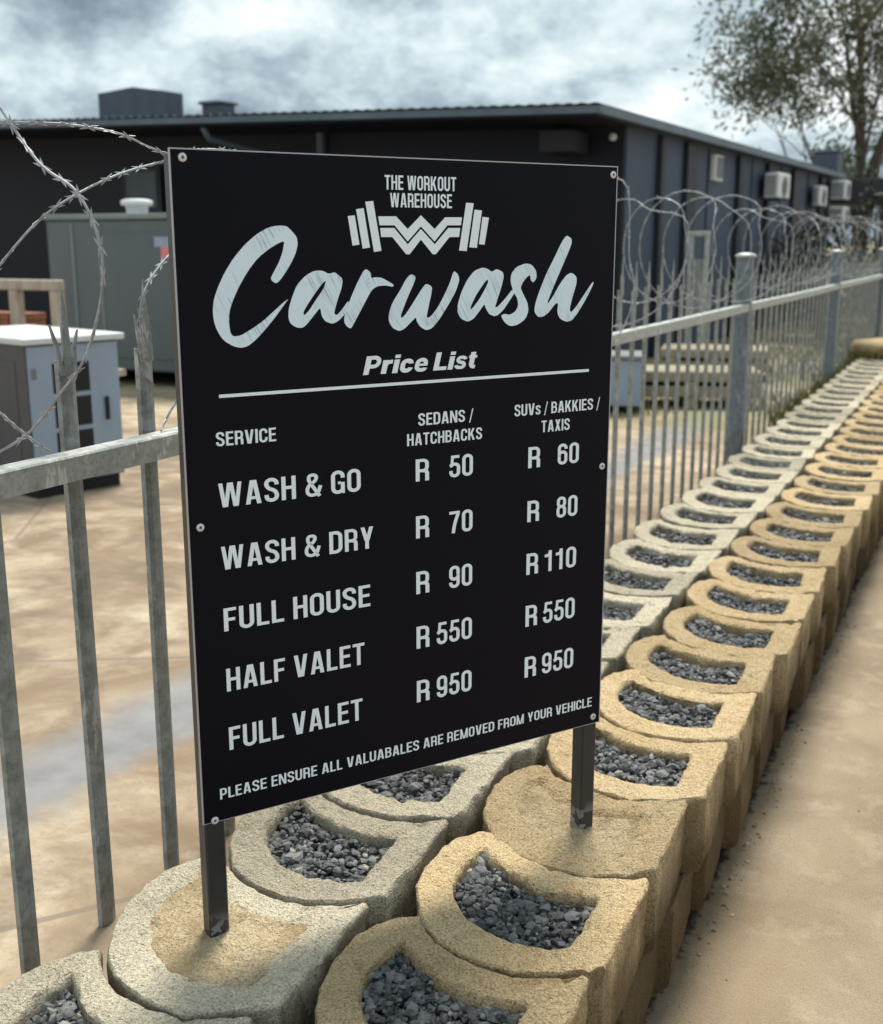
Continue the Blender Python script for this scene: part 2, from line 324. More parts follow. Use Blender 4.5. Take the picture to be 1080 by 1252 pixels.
def block_mesh(name, seed, hi, hole=True, depth=0.075):
    k = 1.0 if hi else 0.5
    n1, n2, n3 = int(60 * k), int(26 * k), int(36 * k)
    O = resample(NEAR, n1) + resample(RIGHT, n2) + resample(FAR, n3)
    I = smooth_loop(resample(H_NEAR, n1) + resample(H_RIGHT, n2) + resample(H_FAR, n3), 1)
    LOW_N = NEAR[:-5] + [(-.095, -.062), (-.060, -.043), (-.034, -.028), (-.006, -.012), (.012, .000)]
    LOW_R = [(.012, .000), (.009, .1), (.001, .19), (-.009, .28), (-.018, .352)]
    LOW_F = [(-.018, .352), (-.038, .338), (-.062, .318), (-.080, .308)] + FAR[5:]
    OL = resample(LOW_N, n1) + resample(LOW_R, n2) + resample(LOW_F, n3)
    n = len(O); cen = Vector((-.22, .15)); rings = []
    def ring(P, z, inset=0.0):
        o = []
        for i, p in enumerate(P):
            t = (P[(i + 1) % n] - P[i - 1]).normalized(); nn = Vector((-t.y, t.x))     # inwards for this winding
            q = p + nn * inset; o.append((q.x, q.y, z))
        return o
    # check winding: choose the sign that points to the centre
    tst = ring(O, 0, 0.01); s = 1 if (Vector(tst[5][:2]) - cen).length < (O[5] - cen).length else -1
    wall_z = [0, .02, .05, .08, .11, .14, .165, .183, .196] if hi else [0, .07, .14, .19]
    for z in wall_z:
        f = min(1.0, max(0.0, (z - .165) / .028)); f = f * f * (3 - 2 * f)
        rings.append(ring([OL[i].lerp(O[i], f) for i in range(len(O))], z, s * (0.0025 + (.012 if z == 0 else .004 if z <= .02 else 0))))
    rings.append(ring(O, .2005, s * 0.0038)); rings.append(ring(O, .2045, s * 0.0068))
    m_ = 7 if hi else 3
    for a in range(1, m_):
        f = 0.14 + 0.72 * a / m_
        rings.append([(*(O[i].lerp(I[i], f)), BH) for i in range(n)])
    if hole:
        rings.append(ring(I, .2045, -s * 0.008)); rings.append(ring(I, .199, -s * 0.002)); rings.append(ring(I, .185, s * 0.001))
        if hi: rings.append(ring(I, .16, s * 0.002))
        rings.append(ring(I, BH - depth, s * 0.003))
    else:
        rings.append(ring(I, .2045, -s * 0.01)); rings.append(ring(I, .198, 0)); rings.append(ring(I, .188, s * .01))
    b = MB(); b.loft(rings, False, True, True)
    me_v = []
    off = Vector((seed * 13.7, seed * 7.1, seed * 3.3))
    for p in b.v:
        q = Vector(p); a1 = noise.noise_vector(q * 14 + off) * 0.0045 + noise.noise_vector(q * 45 + off) * 0.0028
        if hi: a1 += noise.noise_vector(q * 120 + off) * 0.0024
        edge = 1.0 - min(1.0, abs(q.z - .2) / .02)
        big = noise.noise(q * 30 + off * 2)
        a1.z *= 0.75
        if edge > 0: a1.z -= max(0, big - 0.22) * 0.022 * edge; a1 += (Vector((-.22, .15, q.z)) - q).normalized() * max(0, noise.noise(q * 22 + off) - .3) * 0.012 * edge * (1 if len(me_v) < len(b.v) * .6 else -1)
        me_v.append(tuple(q + a1))
    b.v = me_v
    me = bpy.data.meshes.new(name); me.from_pydata(b.v, [], b.f); me.polygons.foreach_set('use_smooth', [True] * len(b.f)); me.update(); me.set_sharp_from_angle(angle=R(38))
    return me
hi_mesh = {(c, i): block_mesh('hollow_block', i + (10 if c == 'tan_block' else 0), True) for c in ('pale_block', 'tan_block') for i in range(6)}
lo_mesh = {(c, i): block_mesh('hollow_block', 30 + i, False) for c in ('pale_block', 'tan_block') for i in range(3)}
fill_mesh = {c: block_mesh('filled_block', 50 + len(c), True, False) for c in ('pale_block', 'tan_block')}
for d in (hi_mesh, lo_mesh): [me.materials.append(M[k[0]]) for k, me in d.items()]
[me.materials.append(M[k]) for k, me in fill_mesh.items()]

def drift(y): return -0.013 * max(0, y - 6.4)
XR, XL = -0.567, -1.038
RY = [1.045, 1.425, 1.807, 2.183, 2.56, 2.925, 3.285, 3.655, 4.045, 4.42, 4.82, 5.19]
while RY[-1] < 13.9: RY.append(RY[-1] + 0.398)
LY = [0.68, 1.06, 1.446, 1.835, 2.22, 2.61, 2.99, 3.384, 3.739, 4.148, 4.515, 4.913, 5.333, 5.676, 6.121, 6.497, 6.906, 7.327, 7.728, 8.167, 8.558, 8.947, 9.36, 9.78, 10.2, 10.62, 11.04, 11.46, 11.9, 12.35, 12.8, 13.25, 13.7]
ORD = ['zeroth', 'first', 'second', 'third', 'fourth', 'fifth', 'sixth', 'seventh', 'eighth', 'ninth', 'tenth', 'eleventh', 'twelfth', 'thirteenth', 'fourteenth', 'fifteenth', 'sixteenth', 'seventeenth', 'eighteenth', 'nineteenth', 'twentieth',
       'twenty-first', 'twenty-second', 'twenty-third', 'twenty-fourth', 'twenty-fifth', 'twenty-sixth', 'twenty-seventh', 'twenty-eighth', 'twenty-ninth', 'thirtieth', 'thirty-first', 'thirty-second', 'thirty-third', 'thirty-fourth']
holes = []                                                          # (x, y, sy, rot, near?)
def cement_disc(parent, seed, zf=.1975, k=1.0):
    b = MB(); P = smooth_loop(resample(H_NEAR, 60) + resample(H_RIGHT, 26) + resample(H_FAR, 36), 2); n = len(P); c = Vector((-.225, .135)); rings = []
    for f in [1.16, 1.10, .96, .85, .75, .64, .52, .4, .28, .16, .06]:
        f0 = f; f = f * k; r = []
        for p in P:
            q = c.lerp(p, f); z = zf + noise.noise(Vector((q.x * 13, q.y * 13, seed))) * .0065 + noise.noise(Vector((q.x * 50, q.y * 50, seed))) * .0035 + .006 * max(0, 1 - f * 1.6)
            if f0 > 1.13: z -= .016
            if f0 > 1.05: z += .003 * noise.noise(Vector((q.x * 40, q.y * 40, seed)))
            r.append((q.x, q.y, z))
        rings.append(r)
    b.loft(rings, False, True, True); return b.build('cement_fill', M['cement'], parent)
def place_row(ys, x, col, side, post_y, row_words):
    pi = min(range(len(ys)), key=lambda i: abs(ys[i] - post_y))
    for i, y in enumerate(ys):
        nxt = ys[i + 1] if i + 1 < len(ys) else y + .4
        sy = max(0.98, (nxt - y - .004) / PITCH); rot = R(rnd.uniform(-2.0, 2.0)); dx = drift(y) + rnd.uniform(-.009, .009); dz = rnd.uniform(-.004, .004)
        k = i - pi
        post = 'left' if side == 'left' else 'right'
        if k == 0: lab = f'{row_words} block filled with cement, holding the sign\'s {post} post'
        elif k < 0: lab = f'{row_words} gravel-filled block, {ORD[-k]} nearer than the {side} row\'s cement-filled block'
        else: lab = f'{row_words} gravel-filled block, {ORD[k]} beyond the {side} row\'s cement-filled block'
        if k == 0:
            me = fill_mesh[col]
        elif y < 5.2: me = hi_mesh[(col, (i * 5 + 1) % 6)]
        else: me = lo_mesh[(col, i % 3)]
        o = bpy.data.objects.new('retaining_block', me); sc.collection.objects.link(o)
        o.location = (x + dx, y, .25 + dz); o.rotation_euler = (0, 0, rot); o.scale = (1, sy, 1)
        tag(o, lab, 'retaining block', f'blocks along the {side} row of the low wall')
        if k == 0: o.scale = (1, 1, 1); o.rotation_euler = (0, 0, 0); cement_disc(o, 3.3 if side == 'left' else 8.8, .2015 if side == 'left' else .190, 1.0 if side == 'left' else .885)
        else: holes.append((x + dx, y, sy, rot, dz))
place_row(RY, XR, 'tan_block', 'right', 2.183, 'tan D-shaped')
place_row(LY, XL, 'pale_block', 'left', 1.446, 'pale cream D-shaped')
for i, y in enumerate(RY):                                          # lower course under the right row
    y2 = y - 0.19
    o = bpy.data.objects.new('retaining_block', hi_mesh[('tan_block', (i * 2 + 3) % 6)] if y < 5.2 else lo_mesh[('tan_block', i % 3)]); sc.collection.objects.link(o)
    o.location = (XR + drift(y) - .020 + rnd.uniform(-.012, .012), y2, .04); o.rotation_euler = (0, 0, R(rnd.uniform(-1.5, 1.5))); o.scale = (1, 1.03, 1)
    k = i - 3
    pos = ('under the sign\'s right post' if k == 0 else f'{ORD[abs(k)]} {"nearer than" if k < 0 else "beyond"} the right post')
    tag(o, f'stained tan lower-course block beside the pavement, {pos}', 'retaining block', 'lower course blocks along the pavement')

# ------------------------------------------------------------------ gravel (one mesh of loose stone)
ico_v = []; t_ = (1 + 5 ** .5) / 2
for a, b_ in ((-1, t_), (1, t_), (-1, -t_), (1, -t_)): ico_v += [(a, b_, 0)]
for a, b_ in ((-1, t_), (1, t_), (-1, -t_), (1, -t_)): ico_v += [(0, a, b_)]
for a, b_ in ((t_, -1), (t_, 1), (-t_, -1), (-t_, 1)): ico_v += [(a, 0, b_)]
ico_f = [(0, 11, 5), (0, 5, 1), (0, 1, 7), (0, 7, 10), (0, 10, 11), (1, 5, 9), (5, 11, 4), (11, 10, 2), (10, 7, 6), (7, 1, 8), (3, 9, 4), (3, 4, 2), (3, 2, 6), (3, 6, 8), (3, 8, 9), (4, 9, 5), (2, 4, 11), (6, 2, 10), (8, 6, 7), (9, 8, 1)]
ico = np.array(ico_v, float) / math.hypot(1, t_)
hp = [tuple(p) for p in (resample(H_NEAR, 40) + resample(H_RIGHT, 14) + resample(H_FAR, 24))]
def inside(x, y, P):
    c = False
    for i in range(len(P)):
        x1, y1 = P[i]; x2, y2 = P[i - 1]
        if (y1 > y) != (y2 > y) and x < (x2 - x1) * (y - y1) / (y2 - y1) + x1: c = not c
    return c
nr = np.random.default_rng(5)
templates = []
for k in range(14):
    v = ico * (1 + nr.uniform(-.32, .32, (12, 1))); v = v * np.array([1.0, nr.uniform(.6, .95), nr.uniform(.35, .7)]); templates.append(v)
VV = []; FF = []; cnt = 0; fidx = np.array(ico_f)
for (hx, hy, sy, rot, dz) in holes:
    near = hy < 4.2
    base, per = (0.0112, 560) if near else ((0.0135, 190) if hy < 8 else (0.016, 110))
    ca, sa = math.cos(rot), math.sin(rot)
    for layer, (zc, num) in enumerate(((.155, per // 2), (.169, per), (.180, per // 2))):
        k = 0; tries = 0
        while k < num and tries < num * 4:
            tries += 1
            x = nr.uniform(-.392, -.07); y = nr.uniform(.008, .30)
            if not inside(x, y, hp): continue
            k += 1
            r = base * nr.choice([.42, .62, .85, 1.0, 1.25, 1.6], p=[.26, .24, .2, .14, .11, .05])
            q = nr.normal(size=4); q /= np.linalg.norm(q); w, a, b, c = q
            Rm = np.array([[1 - 2 * (b * b + c * c), 2 * (a * b - c * w), 2 * (a * c + b * w)], [2 * (a * b + c * w), 1 - 2 * (a * a + c * c), 2 * (b * c - a * w)], [2 * (a * c - b * w), 2 * (b * c + a * w), 1 - 2 * (a * a + b * b)]])
            if nr.random() < .75:
                th = nr.uniform(0, 6.28); tl = nr.uniform(-.35, .35); Rm = np.array([[math.cos(th), -math.sin(th), 0], [math.sin(th), math.cos(th), 0], [0, 0, 1]]) @ np.array([[math.cos(tl), 0, math.sin(tl)], [0, 1, 0], [-math.sin(tl), 0, math.cos(tl)]])
            v = templates[nr.integers(14)] @ Rm.T * r
            ly = y * sy
            v = v + np.array([hx + x * ca - ly * sa, hy + x * sa + ly * ca, .25 + dz + zc + nr.uniform(-.006, .006) + 0.012 * noise.noise(Vector((hx + x * 9, hy + y * 9, 0)))])
            VV.append(v); FF.append(fidx + cnt * 12); cnt += 1
gme = bpy.data.meshes.new('gravel'); gme.from_pydata(np.concatenate(VV).tolist(), [], np.concatenate(FF).tolist()); gme.materials.append(M['gravel'])
go = bpy.data.objects.new('gravel', gme); sc.collection.objects.link(go)
tag(go, 'blue-grey crushed stone filling the hollows of the wall blocks', 'gravel', kind='stuff')

V2 = []; F2 = []; cnt = 0
for k in range(2000):
    y = nr.uniform(.6, 12) if k < 1300 else nr.uniform(.6, 6); x = -.575 + drift(y) + (abs(nr.normal(0, .022)) if k < 1500 else abs(nr.normal(0, .5)))
    r = nr.choice([.0016, .0025, .004, .007], p=[.4, .33, .21, .06]) * (1.0 if k < 1500 else .55)
    v = templates[nr.integers(14)] * r * np.array([1, 1, .7]); th = nr.uniform(0, 6.28); ca, sa = math.cos(th), math.sin(th)
    v = np.stack([v[:, 0] * ca - v[:, 1] * sa + x, v[:, 0] * sa + v[:, 1] * ca + y, v[:, 2] + r * .3], 1); V2.append(v); F2.append(fidx + cnt * 12); cnt += 1
gm2 = bpy.data.meshes.new('grit'); gm2.from_pydata(np.concatenate(V2).tolist(), [], np.concatenate(F2).tolist())
m = Mat('loose_grit', rough=0.9); m.color(m.ramp(m.N.new('ShaderNodeNewGeometry').outputs['Random Per Island'], [(0, (.11, .08, .05)), (.6, (.25, .19, .12)), (1, (.42, .34, .24))])); gm2.materials.append(m.m)
go2 = bpy.data.objects.new('grit', gm2); sc.collection.objects.link(go2); tag(go2, 'loose brown grit and crumbs gathered along the foot of the wall', 'grit', kind='stuff')

# ------------------------------------------------------------------ price board
SW, SH = 0.926, 1.2
SX, SY = -1.2558, 1.5549
board = empty('price_board', (SX, SY, 0.455), 'black carwash price list board on two dark steel posts set in the wall', 'sign', math.atan2(.8388, .5444))
TOPZ = 0.1493 + 1.75 - 0.455
b = MB(); b.box(0.0008, SW - .0008, 0, .0035, TOPZ - SH + .0008, TOPZ - .0008); panel = b.build('panel', M['board'], board)
b = MB()
b.box(-.0012, SW + .0012, -.0004, .0042, TOPZ - .0008, TOPZ + .0012); b.box(-.0012, SW + .0012, -.0004, .0042, TOPZ - SH - .0004, TOPZ - SH + .0008)
b.box(-.0012, .0008, -.0004, .0042, TOPZ - SH + .0008, TOPZ - .0008); b.box(SW - .0008, SW + .0012, -.0004, .0042, TOPZ - SH + .0008, TOPZ - .0008)
b.build('edge_trim', M['edge'], board)
for x0 in (.003, SW - .042):
    b = MB(); b.box(x0, x0 + .039, .0045, .0435, -.025, TOPZ - .004, .003); b.build('post', M['post'], board)
b = MB(); b.box(.045, SW - .045, .0045, .0295, TOPZ - .06, TOPZ - .03, .002); b.build('cross_rail', M['post'], board)
for u, v in ((.0211, -.0135), (.9155, -.0155), (.0208, -.6346), (.9105, -.6127), (.0215, -1.1963), (.9078, -1.1836)):
    b = MB(); rr = []
    for r, y in ((.0074, -.0002), (.0074, -.0012), (.0062, -.0024), (.0035, -.0030), (.0030, -.0030), (.0026, -.0014)):
        rr.append([(u + r * math.cos(q), y, TOPZ + v + r * math.sin(q)) for q in [2 * math.pi * k / 20 for k in range(20)]])
    b.loft(rr, False, False, True); rv = b.build('rivet', M['rivet'], board)
    b = MB(); b.add([(u + .0028 * math.cos(2 * math.pi * k / 16), -.0013, TOPZ + v + .0028 * math.sin(2 * math.pi * k / 16)) for k in range(16)], [tuple(range(16))]); b.build('socket', M['dark'], rv)

# --- lettering: condensed grotesque drawn with strokes
class Glyphs:
    def __init__(s, t): s.t = t
    def arc_path(s, pts, closed=False):
        """pts: (x, y, r) -> polyline with filleted corners"""
        o = []; n = len(pts)
        for i, p in enumerate(pts):
            x, y = p[:2]; r = p[2] if len(p) > 2 else 0
            if r <= 0 or (not closed and i in (0, n - 1)): o.append(Vector((x, y))); continue
            P = Vector((x, y)); A = Vector(pts[i - 1][:2]) - P; B = Vector(pts[(i + 1) % n][:2]) - P
            da, db = A.length, B.length; A.normalize(); B.normalize()
            q0, q1 = pts[i - 1], pts[(i + 1) % n]
            e0 = (len(q0) > 2 and q0[2] > 0) and (closed or i - 1 > 0); e1 = (len(q1) > 2 and q1[2] > 0) and (closed or i + 1 < n - 1)
            r_ = min(r, da * (.49 if e0 else .985), db * (.49 if e1 else .985))
            p0, p1 = P + A * r_, P + B * r_
            for k in range(9):
                f = k / 8; o.append(p0 * (1 - f) ** 2 * 1.0 + P * 2 * f * (1 - f) * 1.0 + p1 * f * f if False else s._circ(p0, P, p1, f))
        return o
    def _circ(s, p0, P, p1, f):
        w = .7071; a, b_, c = (1 - f) ** 2, 2 * f * (1 - f) * w, f * f
        return (p0 * a + P * b_ + p1 * c) / (a + b_ + c)
    def stroke(s, path, closed=False, t=None):
        t = (t or s.t) / 2; path = [p for i, p in enumerate(path) if i == 0 or (p - path[i - 1]).length > 1e-4]
        if closed and (path[0] - path[-1]).length < 1e-4: path.pop()
        n = len(path); Lf = []; Rt = []
        for i in range(n):
            a = path[i - 1] if (i > 0 or closed) else None; c = path[(i + 1) % n] if (i < n - 1 or closed) else None; p = path[i]
            d0 = (p - a).normalized() if a is not None else (c - p).normalized(); d1 = (c - p).normalized() if c is not None else d0
            n0 = Vector((-d0.y, d0.x)); n1 = Vector((-d1.y, d1.x)); mm = (n0 + n1).normalized(); k = t / max(.35, mm.dot(n0))
            Lf.append(p + mm * k); Rt.append(p - mm * k)
        q = [(Lf[i], Rt[i], Rt[(i + 1) % n], Lf[(i + 1) % n]) for i in range(n if closed else n - 1)]
        return q
def glyph(ch, t, w=None):
    """list of polygons (lists of Vector2), advance width; cap height 1"""
    G = Glyphs(t); W = w or .50; a = t / 2; h = t * .46; th = t * .92; P = []
    lo, hi = th / 2, 1 - th / 2
    V_ = lambda *p: [Vector(q) for q in p]
    rect = lambda x0, y0, x1, y1: P.append(V_((x0, y0), (x1, y0), (x1, y1), (x0, y1)))
    def para(xb, yb, xt, yt, hh): P.append(V_((xb - hh / 2, yb), (xb + hh / 2, yb), (xt + hh / 2, yt), (xt - hh / 2, yt)))
    def st(pts, closed=False, tt=None): P.extend(G.stroke(G.arc_path(pts, closed), closed, tt))
    r = W / 2 - a; R_ = r * .98
    if ch in 'O0':
        if ch == '0': W -= .05
        st([(a, lo, R_), (W - a, lo, R_), (W - a, hi, R_), (a, hi, R_)], True)
    elif ch == 'I': W = t; rect(0, 0, t, 1)
    elif ch == '1': W = .40; rect(W - t - .07, 0, W - .07, 1); P.append(V_((.02, .70), (W - t - .07, .70), (W - t - .07, .97), (W - t - .10, .85), (.02, .82)))
    elif ch == 'H': rect(0, 0, t, 1); rect(W - t, 0, W, 1); rect(t, .5 - th / 2 + .02, W - t, .5 + th / 2 + .02)
    elif ch == 'E': W -= .06; rect(0, 0, t, 1); rect(t, 0, W, th); rect(t, 1 - th, W, 1); rect(t, .52 - th / 2, W - .03, .52 + th / 2)
    elif ch == 'F': W -= .08; rect(0, 0, t, 1); rect(t, 1 - th, W, 1); rect(t, .50 - th / 2, W - .04, .50 + th / 2)
    elif ch == 'L': W -= .08; rect(0, 0, t, 1); rect(t, 0, W, th)
    elif ch == 'T': W -= .02; rect(W / 2 - t / 2, 0, W / 2 + t / 2, 1 - th); rect(0, 1 - th, W, 1)
    elif ch == 'U': st([(a, 1), (a, lo, R_), (W - a, lo, R_), (W - a, 1)])
    elif ch == 'C': st([(W - a, .66), (W - a, hi, R_), (a, hi, R_), (a, lo, R_), (W - a, lo, R_), (W - a, .36)])
    elif ch == 'G': st([(W - a, .68), (W - a, hi, R_), (a, hi, R_), (a, lo, R_), (W - a, lo, R_), (W - a, .28), (W - a, .49)]); rect(W / 2, .41, W - t, .41 + th * .85); rect(W - t * .62, 0, W, .2)
    elif ch == 'D': rect(0, 0, t, 1); st([(t, lo), (W - a, lo, R_ * 1.1), (W - a, hi, R_ * 1.1), (t, hi)])
    elif ch == 'P': W -= .02; rect(0, 0, t, 1); st([(t, .43), (W - a, .43, .16), (W - a, hi, .16), (t, hi)], False, th)
    elif ch == 'R': rect(0, 0, t, 1); st([(t, .47), (W - a - .01, .47, .15), (W - a - .01, hi, .15), (t, hi)], False, th); st([(W * .5, .47), (W - a - .005, .45, .11), (W - a - .005, 0)])
    elif ch == 'B': rect(0, 0, t, 1); st([(t, .53), (W - a - .02, .53, .14), (W - a - .02, hi, .14), (t, hi)], False, th); st([(t, lo), (W - a, lo, .17), (W - a, .53, .17), (t, .53)], False, th)
    elif ch in 'Ss':
        if ch == 's':
            W *= .84
        r1 = W / 2 - a
        st([(a, .30), (a, lo, R_ * .98), (W - a, lo, R_ * .98), (W - a, .44, .17), (a, .60, .17), (a, hi, R_ * .98), (W - a, hi, R_ * .98), (W - a, .71)])
    elif ch == 'A': W += .06; para(.09, 0, W / 2 - .035, 1, t * 1.04); para(W - .09, 0, W / 2 + .035, 1, t * 1.04); rect(.17, .20, W - .17, .20 + th * .9)
    elif ch == 'V': W += .05; para(W / 2 - .04, 0, .09, 1, t * 1.05); para(W / 2 + .04, 0, W - .09, 1, t * 1.05)
    elif ch == 'W': W = .80; q = t * .92; para(.20, 0, .08, 1, q); para(.245, 0, W / 2 - .03, 1, q); para(W - .245, 0, W / 2 + .03, 1, q); para(W - .20, 0, W - .08, 1, q)
    elif ch == 'M': W = .66; rect(0, 0, t * .92, 1); rect(W - t * .92, 0, W, 1); para(W / 2 - .03, 0, t * .55, 1, t * .9); para(W / 2 + .03, 0, W - t * .55, 1, t * .9)
    elif ch == 'N': W = .54; rect(0, 0, t * .95, 1); rect(W - t * .95, 0, W, 1); para(W - t * .62, 0, t * .62, 1, t * 1.02)
    elif ch == 'K': W += .04; rect(0, 0, t, 1); para(.15, .36, W - .11, 1, t * 1.1); para(W - .10, 0, .24, .62, t * 1.1)
    elif ch == 'X': W += .04; para(.10, 0, W - .12, 1, t * 1.12); para(W - .10, 0, .12, 1, t * 1.12)
    elif ch == 'Y': W += .04; rect(W / 2 - t / 2, 0, W / 2 + t / 2, .42); para(W / 2 - .02, .38, .10, 1, t * 1.05); para(W / 2 + .02, .38, W - .10, 1, t * 1.05)
    elif ch == '/': W = .30; para(.03, -.12, W - .03, 1.06, t * .55)
    elif ch == '&': W = .60; st([(W - .05, .46), (W - .16, .0 + lo, .18), (a, lo, .18), (a, .46, .16), (.40, .70, .12), (.40, hi, .12), (.13, hi, .12), (.13, .70, .08), (W - .09, 0)], False, t * .9)
    elif ch == '5': W -= .05; st([(a, .30), (a, lo, R_), (W - a, lo, R_), (W - a, .60, R_), (a, .60, R_ * .8), (a, .52)]); P.append(V_((.045, .44), (t + .02, .50), (t + .055, 1), (.075, 1))); rect(.075, 1 - th, W - .03, 1)
    elif ch == '6': W -= .05; st([(W - a, .74), (W - a, hi, R_), (a, hi, R_), (a, lo, R_), (W - a, lo, R_), (W - a, .60, R_), (a, .60, R_), (a, .4)])
    elif ch == '9': W -= .05; st([(a, .26), (a, lo, R_), (W - a, lo, R_), (W - a, hi, R_), (a, hi, R_), (a, .40, R_), (W - a, .40, R_), (W - a, .6)])
    elif ch == '8': W -= .05; st([(a, lo, R_), (W - a, lo, R_), (W - a, .53, R_ * .9), (a, .53, R_ * .9)], True); st([(a + .01, .53, R_ * .9), (W - a - .01, .53, R_ * .9), (W - a - .01, hi, R_), (a + .01, hi, R_)], True)
    elif ch == '7': W -= .06; rect(0, 1 - th, W, 1); st([(W - t * .5, 1 - th), (W * .52, .5, .3), (W * .38, 0)])
    else: return [], .22
    return P, W
def heavy(ch):
    """broad heavy face for the italic 'Price List'"""
    t = .25; G = Glyphs(t); P = []; a = t / 2; lo, hi = .095, .905; x = .74; th = .17
    V_ = lambda *p: [Vector(q) for q in p]
    rect = lambda x0, y0, x1, y1: P.append(V_((x0, y0), (x1, y0), (x1, y1), (x0, y1)))
    def st(pts, closed=False, tt=None): P.extend(G.stroke(G.arc_path(pts, closed), closed, tt))
    if ch == 'P': W = .74; rect(0, 0, t, 1); st([(t, .43), (W - a, .43, .22), (W - a, hi, .22), (t, hi)], False, .2)
    elif ch == 'L': W = .64; rect(0, 0, t, 1); rect(t, 0, W, .2)
    elif ch == 'r': W = .46; rect(0, 0, t, x); st([(t * .6, .42), (t * .9, x - .1, .15), (W, x - .1)], False, .2)
    elif ch == 'i': W = t; rect(0, 0, t, x); rect(0, .82, t, 1)
    elif ch == 'c': W = .62; st([(W - a + .02, .48), (W - a, x - .1, .2), (a, x - .1, .22), (a, .1, .22), (W - a, .1, .2), (W - a + .02, .26)], False, .22)
    elif ch == 'e': W = .65; st([(W - a + .02, .20), (W - a, .09, .14), (a, .09, .22), (a, x - .09, .22), (W - a, x - .09, .22), (W - a, .34)], False, .2); rect(t * .7, .31, W - .03, .43)
    elif ch == 's': W = .58; st([(.08, .22), (a - .02, .085, .12), (W - a + .02, .085, .14), (W - a + .02, .33, .12), (a, .42, .12), (a, x - .085, .14), (W - a, x - .085, .12), (W - .09, .54)], False, .175)
    elif ch == 't': W = .40; rect(.06, .2, .06 + t, .92); st([(.06 + a, .3), (.06 + a, .085, .14), (W, .085)], False, .19); rect(0, x - .16, W, x)
    else: return [], .30
    return P, W
zoff = [0]
def put(polys, u0, v0, s, sx, shear=0.0, mat='letter', name='lettering'):
    """polys already laid out in cap-height units; u0,v0 = baseline start in board metres"""
    b = MB(); n = 0
    for p in polys:
        y = -.00045 - (n % 12) * 0.000012; n += 1
        vs = [(u0 + (q.x + shear * q.y) * sx, y, TOPZ + v0 + q.y * s) for q in p]
        ar = sum(vs[i - 1][0] * vs[i][2] - vs[i][0] * vs[i - 1][2] for i in range(len(vs)))
        if ar < 0: vs = vs[::-1]
        b.add(vs, [tuple(range(len(vs)))])
    return b.build(name, M[mat], board)
def line(text, u0, u1, vb, vt, t=.148, gap=.09, f=None, shear=0.0, spaces=None):
    x = 0; polys = []
    for i, ch in enumerate(text):
        if ch == ' ': x += (spaces or .24); continue
        P, W = f(ch) if f else glyph(ch, t)
        sc_ = .80 if (ch == 's' and not f) else 1
        polys += [[Vector((q.x + x, q.y * sc_)) for q in p] for p in P]; x += W + gap
    x -= gap; s = vt - vb; sx = (u1 - u0 - shear * s) / x
    return put(polys, u0, vb, s, sx, shear * s / sx if shear else 0)
line('THE WORKOUT', .3936, .5442, -.0557, -.0305, t=.15)
line('WAREHOUSE', .4041, .5349, -.0863, -.0613, t=.15)
line('SERVICE', .0565, .1685, -.4940, -.4695)
line('SEDANS /', .4607, .5848, -.4900, -.4665)
line('HATCHBACKS', .4361, .6059, -.5275, -.5042)
line('SUVs / BAKKIES /', .6830, .8994, -.4890, -.4655)
line('TAXIS', .7500, .8219, -.5267, -.5028)
for txt, u1, vt, vb in (('WASH & GO', .3357, -.5602, -.6035), ('WASH & DRY', .3618, -.6748, -.7175), ('FULL HOUSE', .3523, -.7893, -.8326), ('HALF VALET', .3380, -.9043, -.9482), ('FULL VALET', .3319, -1.0186, -1.0633)):
    line(txt, .0560, u1, vb, vt, t=.145, gap=.095)
def price(txt, ul, ur, vt, vb):
    line('R', ul, ul + .0300, vb, vt, t=.145); line(txt, ur - (.0545 if len(txt) == 2 else .0835), ur, vb, vt, t=.138)
for (p1, p2, vt, vb) in (('50', '60', -.5550, -.5984), ('70', '80', -.6675, -.7120), ('90', '110', -.7800, -.8255), ('550', '550', -.8935, -.9396), ('950', '950', -1.0080, -1.0540)):
    price(p1, .4545, .5848, vt, vb); price(p2, .7187, .8477, vt, vb)
line('PLEASE ENSURE ALL VALUABALES ARE REMOVED FROM YOUR VEHICLE', .0336, .9030, -1.1575, -1.1358, t=.145, spaces=.26)
line('Price List', .3440, .5960, -.3864, -.3525, f=heavy, shear=.26, gap=.07)
b = MB(); b.add([(.0655, -.0005, TOPZ - .4100), (.8678, -.0005, TOPZ - .4092), (.8678, -.0005, TOPZ - .4035), (.0655, -.0005, TOPZ - .4043)], [(0, 1, 2, 3)]); b.build('rule_line', M['letter'], board)
